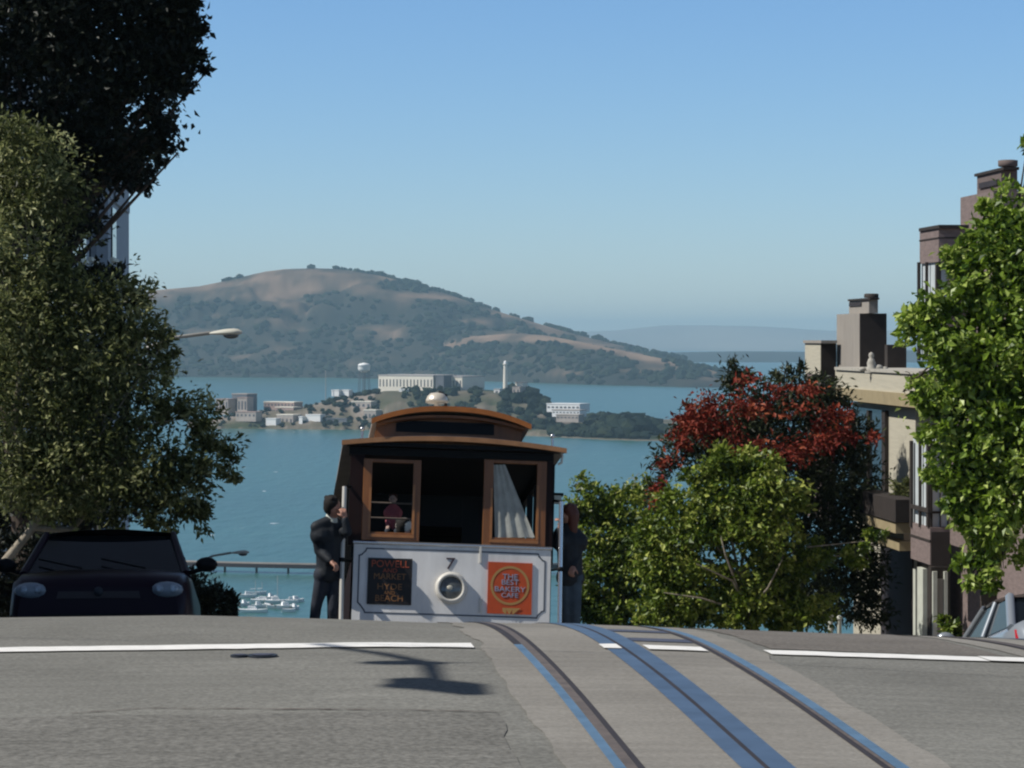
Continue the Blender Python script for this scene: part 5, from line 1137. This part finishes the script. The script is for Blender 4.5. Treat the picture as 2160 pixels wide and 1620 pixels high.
for pts, m, nm in (([(727, 1026), (722, 1180), (717, 1420)], 'polewhite', 'grab_pole'), ([(1184, 1058), (1182, 1200), (1179, 1420)], 'chrome', 'grab_pole')):
    q = MB(); pp = []
    for px, py in pts: x, z = LC(px, py, -.06); pp.append((x, -.06, z))
    q.tube(pp, .026, 8); gp = CB(q, nm, M[m])
    x, y, z = pp[1]; s_ = 1 if x > 0 else -1
    q = MB(); q.lathe((x, y, z - .03), [(.0305, 0), (.036, .005), (.036, .045), (.0305, .05)], n=10); q.tube([(x, y, z), (CXL + s_ * BW, .1, z)], .014, 6); CB(q, 'pole_clamp', M['blackpaint'], gp)
    q = MB(); tx, ty, tz = pp[0]; q.tube([(tx, ty, tz), (CXL + s_ * (BW), .1, tz + .03)], .016, 6); CB(q, 'pole_arm', M['blackpaint'], gp)
(x, z0), (x1, z1) = LC(1165, 1062, .25), LC(1184, 1046, .25); q = MB(); q.box(x, x1, .22, .30, z0, z1); CB(q, 'signal_box', M['whitetrim'])
(x, z0), (x1, z1) = LC(1163, 1045, .25), LC(1188, 1041, .25); q = MB(); q.box(x, x1, .21, .31, z0, z1); CB(q, 'signal_cap', M['blackpaint'])

# ================================================================== PEOPLE
def vox(ob, size):
    md = ob.modifiers.new('fuse', 'REMESH'); md.mode = 'VOXEL'; md.voxel_size = size; md.use_smooth_shade = True
    s2 = ob.modifiers.new('smooth', 'SMOOTH'); s2.factor = .5; s2.iterations = 3
def person(label, J, cols, face, group=None, cap=None, legs=True, scale=1.0, hand_grip=None):
    """J: joints in world space; face: unit vector the head looks along; body is one fused skin, clothes are its children"""
    k = scale; V = {a: Vector(b) for a, b in J.items()}; fz = Vector(face).normalized(); upv = Vector((0, 0, 1)); rt = fz.cross(upv).normalized()
    low = min(v.z for v in V.values()); r = thing('person', (V['hip'].x, V['hip'].y, low), label, 'person', group)
    hd = V['head']; q = MB()
    q.ball(hd, .098 * k, 14, (.86, 1.0, 1.18)); q.ball(hd + fz * .02 * k - upv * .045 * k, .075 * k, 12, (.9, 1, 1.1))
    q.capsule(hd + fz * .098 * k - upv * .0 * k, hd + fz * .112 * k - upv * .028 * k, .012 * k, .016 * k, 8)
    q.capsule(hd + fz * .088 * k - upv * .062 * k - rt * .018 * k, hd + fz * .088 * k - upv * .062 * k + rt * .018 * k, .011 * k, .011 * k, 6)
    for s_ in (-1, 1): q.ball(hd + rt * s_ * .088 * k - upv * .008 * k, .026 * k, 8, (.6, .7, 1.2))
    q.capsule(hd - upv * .07 * k, V['neck'], .055 * k, .062 * k)
    q.capsule(V['chest'] - (V['shl'] - V['shr']).normalized() * .08 * k, V['chest'] + (V['shl'] - V['shr']).normalized() * .08 * k, .125 * k, .125 * k)
    q.capsule(V['neck'], V['chest'], .07 * k, .13 * k); q.capsule(V['chest'], V['hip'], .135 * k, .13 * k)
    for s_ in 'lr':
        q.capsule(V['neck'], V['sh' + s_], .06 * k, .062 * k); q.capsule(V['sh' + s_], V['el' + s_], .052 * k, .042 * k); q.capsule(V['el' + s_], V['ha' + s_], .041 * k, .029 * k)
        dv = (V['ha' + s_] - V['el' + s_]).normalized(); gx = Vector(hand_grip[s_]) if hand_grip and s_ in hand_grip else dv.cross(upv)
        gx = (gx - dv * gx.dot(dv)).normalized(); gn = dv.cross(gx).normalized()
        pm = V['ha' + s_] + dv * .05 * k; q.capsule(pm - dv * .03 * k - gx * .02 * k, pm + dv * .015 * k - gx * .02 * k, .021 * k, .02 * k, 8); q.capsule(pm - dv * .03 * k + gx * .018 * k, pm + dv * .015 * k + gx * .018 * k, .021 * k, .02 * k, 8)
        for f_, ln in zip((-.034, -.012, .011, .033), (.062, .074, .070, .055)):
            b0 = pm + gx * f_ * k + dv * .02 * k; b1 = b0 + (dv * .8 + gn * .45) * ln * .5 * k; b2 = b1 + (dv * .1 + gn * 1.0) * ln * .5 * k; b3 = b2 + (-dv * .6 + gn * .6) * ln * .3 * k
            q.capsule(b0, b1, .0105 * k, .010 * k, 6); q.capsule(b1, b2, .010 * k, .009 * k, 6); q.capsule(b2, b3, .009 * k, .008 * k, 6)
        t0 = pm - gx * .04 * k - dv * .02 * k; t1 = t0 + (-gx * .6 + dv * .6 + gn * .5) * .035 * k; t2 = t1 + (gn + dv * .3) * .028 * k; q.capsule(t0, t1, .013 * k, .011 * k, 6); q.capsule(t1, t2, .011 * k, .009 * k, 6)
        q.capsule(V['hip'], V['hp' + s_], .11 * k, .09 * k); q.capsule(V['hp' + s_], V['kn' + s_], .078 * k, .055 * k); q.capsule(V['kn' + s_], V['fo' + s_], .052 * k, .036 * k)
        q.capsule(V['fo' + s_], V['fo' + s_] + fz * .16 * k - upv * .04 * k, .04 * k, .03 * k)
    b = q.build('body', cols['skin'], r); vox(b, .0095 * k)
    q = MB()
    for s_ in (-1, 1): q.ball(hd + fz * .088 * k + rt * s_ * .032 * k + upv * .012 * k, .011 * k, 8)
    q.build('eyes', M['eye'], r)
    q = MB(); q.ball(hd - fz * .03 * k + upv * .036 * k, .099 * k, 14, (.93, 1.0, 1.06)); q.ball(hd - fz * .052 * k - upv * .012 * k, .08 * k, 12, (.95, .8, 1.1))
    for hk in range(16):
        ha_ = hk * 2.4; q.ball(hd - fz * .03 * k + upv * (.05 + .05 * math.sin(hk * 1.7)) * k + (rt * math.cos(ha_) + fz * math.sin(ha_) * .7) * .075 * k, .03 * k, 6)
    if cols.get('long'): q.capsule(hd - fz * .06 * k, V['neck'] - fz * .07 * k - upv * .05 * k, .085 * k, .05 * k)
    h = q.build('hair', cols['hair'], r); vox(h, .010 * k)
    q = MB(); q.capsule(V['neck'] - upv * .02 * k, V['neck'] + upv * .035 * k, .088 * k, .070 * k); cl_ = q.build('collar', cols.get('collar', cols['top']), r); vox(cl_, .012 * k)
    # jacket: thicker shell over torso and sleeves
    q = MB(); q.capsule(V['neck'] - upv * .02 * k, V['chest'], .085 * k, .135 * k); q.capsule(V['chest'], V['hip'], .155 * k, .15 * k); sx = (V['shl'] - V['shr']).normalized()
    q.capsule(V['chest'] - sx * .09 * k, V['chest'] + sx * .09 * k, .14 * k, .14 * k); q.capsule(V['hip'] - sx * .05 * k - upv * .06 * k, V['hip'] + sx * .05 * k - upv * .06 * k, .125 * k, .125 * k)
    for s_ in 'lr':
        q.capsule(V['neck'] - upv * .012 * k, V['sh' + s_], .076 * k, .076 * k); q.capsule(V['sh' + s_], V['el' + s_], .07 * k, .056 * k); q.capsule(V['el' + s_], V['el' + s_].lerp(V['ha' + s_], .86), .056 * k, .044 * k)
    jk = q.build('jacket', cols['top'], r); vox(jk, .016 * k)
    if legs:
        q = MB()
        for s_ in 'lr': q.capsule(V['hip'], V['hp' + s_], .13 * k, .115 * k); q.capsule(V['hp' + s_], V['kn' + s_], .095 * k, .068 * k); q.capsule(V['kn' + s_], V['fo' + s_] + upv * .03 * k, .068 * k, .052 * k)
        tr = q.build('trousers', cols['legs'], r); vox(tr, .016 * k)
        for s_ in 'lr':
            q = MB(); q.capsule(V['fo' + s_] - fz * .04 * k - upv * .01, V['fo' + s_] + fz * .16 * k - upv * .035 * k, .05 * k, .042 * k); q.build('shoe', M['shoe'], r)
    if cap:
        q = MB(); q.ball(hd + upv * .035 * k - fz * .005 * k, .112 * k, 16, (.95, 1.02, .95)); cp = q.build('cap', cap, r)
        q = MB(); q.prism([hd + fz * .08 * k + rt * a_ * .075 * k + fz * .09 * k * (1 - abs(a_) ** 2) + upv * .045 * k for a_ in np.linspace(-1, 1, 9)], upv * .008); q.build('visor', cap, cp)
    return r
def W(px, py, dd): return P(px, py, dd)
dm = 32.62
person('man in dark navy jacket clinging to the white pole at the car left side',
       dict(head=W(703, 1069, dm), neck=W(699, 1096, dm + .03), chest=W(693, 1130, dm + .04), hip=W(694, 1200, dm + .05), shl=W(668, 1112, dm - .05), shr=W(720, 1116, dm + .12), elr=W(733, 1122, dm - .12), har=W(727, 1092, dm - .13), ell=W(672, 1162, dm - .02), hal=W(700, 1186, dm - .14),
            hpl=W(681, 1212, dm + .02), hpr=W(706, 1212, dm + .08), knl=W(667, 1278, dm + .02), knr=W(702, 1284, dm), fol=W(658, 1360, dm + .12), **{'for': W(700, 1364, dm + .1)}),
       dict(skin=M['skin'], hair=M['hairblack'], top=M['jacket'], legs=M['jeans'], collar=M['whitetrim']), (.75, .55, -.12), 'passengers hanging on the car sides', hand_grip={'r': (0, 0, 1)})
dr = 33.2
person('passenger with auburn hair, dark jacket and washed jeans behind the right pole',
       dict(head=W(1199, 1086, dr), neck=W(1199, 1114, dr), chest=W(1201, 1142, dr), hip=W(1203, 1208, dr), shl=W(1181, 1124, dr - .02), shr=W(1217, 1128, dr + .05), ell=W(1179, 1150, dr - .14), hal=W(1181, 1112, dr - .2), elr=W(1219, 1170, dr - .04), har=W(1209, 1196, dr - .15),
            hpl=W(1195, 1218, dr), hpr=W(1212, 1218, dr), knl=W(1195, 1290, dr), knr=W(1214, 1286, dr - .03), fol=W(1193, 1364, dr + .1), **{'for': W(1211, 1366, dr + .1)}),
       dict(skin=M['skin'], hair=M['hairauburn'], top=M['jacket'], legs=M['palejeans'], long=True), (-.55, .4, -.1), 'passengers hanging on the car sides', hand_grip={'l': (0, 0, 1)})
def seated(label, hx, hy, dd, cols, k, face, cap=None, sw=1.0):
    h = W(hx, hy, dd); s = k
    o = lambda x, y, z: h + Vector((x, y, z)) * s
    J = dict(head=h, neck=o(0, 0, -.15), chest=o(0, 0, -.33), hip=o(0, .02, -.72), shl=o(-.17 * sw, 0, -.24), shr=o(.17 * sw, 0, -.24), ell=o(-.21 * sw, -.04, -.52), elr=o(.21 * sw, -.04, -.52), hal=o(-.12, -.24, -.62), har=o(.12, -.24, -.62),
             hpl=o(-.09, 0, -.76), hpr=o(.09, 0, -.76), knl=o(-.11, -.40, -.74), knr=o(.11, -.40, -.74), fol=o(-.11, -.38, -1.14)); J['for'] = o(.11, -.38, -1.14)
    return person(label, J, cols, face, 'passengers inside the car', cap, scale=s)
seated('child in pink shirt seen through the left front window', 829, 1053, 35.0, dict(skin=M['skinlit'], hair=M['hairauburn'], top=M['pink'], legs=M['jeans']), .52, (-.1, -1, 0), None, .6)
seated('passenger in a white cap, low at the left front window edge', 852, 1114, 33.5, dict(skin=M['skinlit'], hair=M['hairblack'], top=M['greenjacket'], legs=M['jeans']), .92, (.5, .8, -.1), M['whitecap'])
seated('dark haired passenger low behind the right front window', 1086, 1112, 33.3, dict(skin=M['skin'], hair=M['hairblack'], top=M['greenjacket'], legs=M['jeans']), .92, (.2, 1, 0))

# ================================================================== RENDER SETTINGS
scn.view_settings.view_transform = 'Standard'; scn.view_settings.look = 'None'; scn.view_settings.gamma = 1.0; scn.view_settings.use_curve_mapping = False
scn.view_settings.exposure = 0.0
cy = scn.cycles
cy.use_denoising = True; cy.max_bounces = 6; cy.diffuse_bounces = 3; cy.glossy_bounces = 3; cy.transparent_max_bounces = 8; cy.volume_bounces = 0
cy.pixel_filter_type = 'BLACKMAN_HARRIS'; cy.filter_width = 2.2
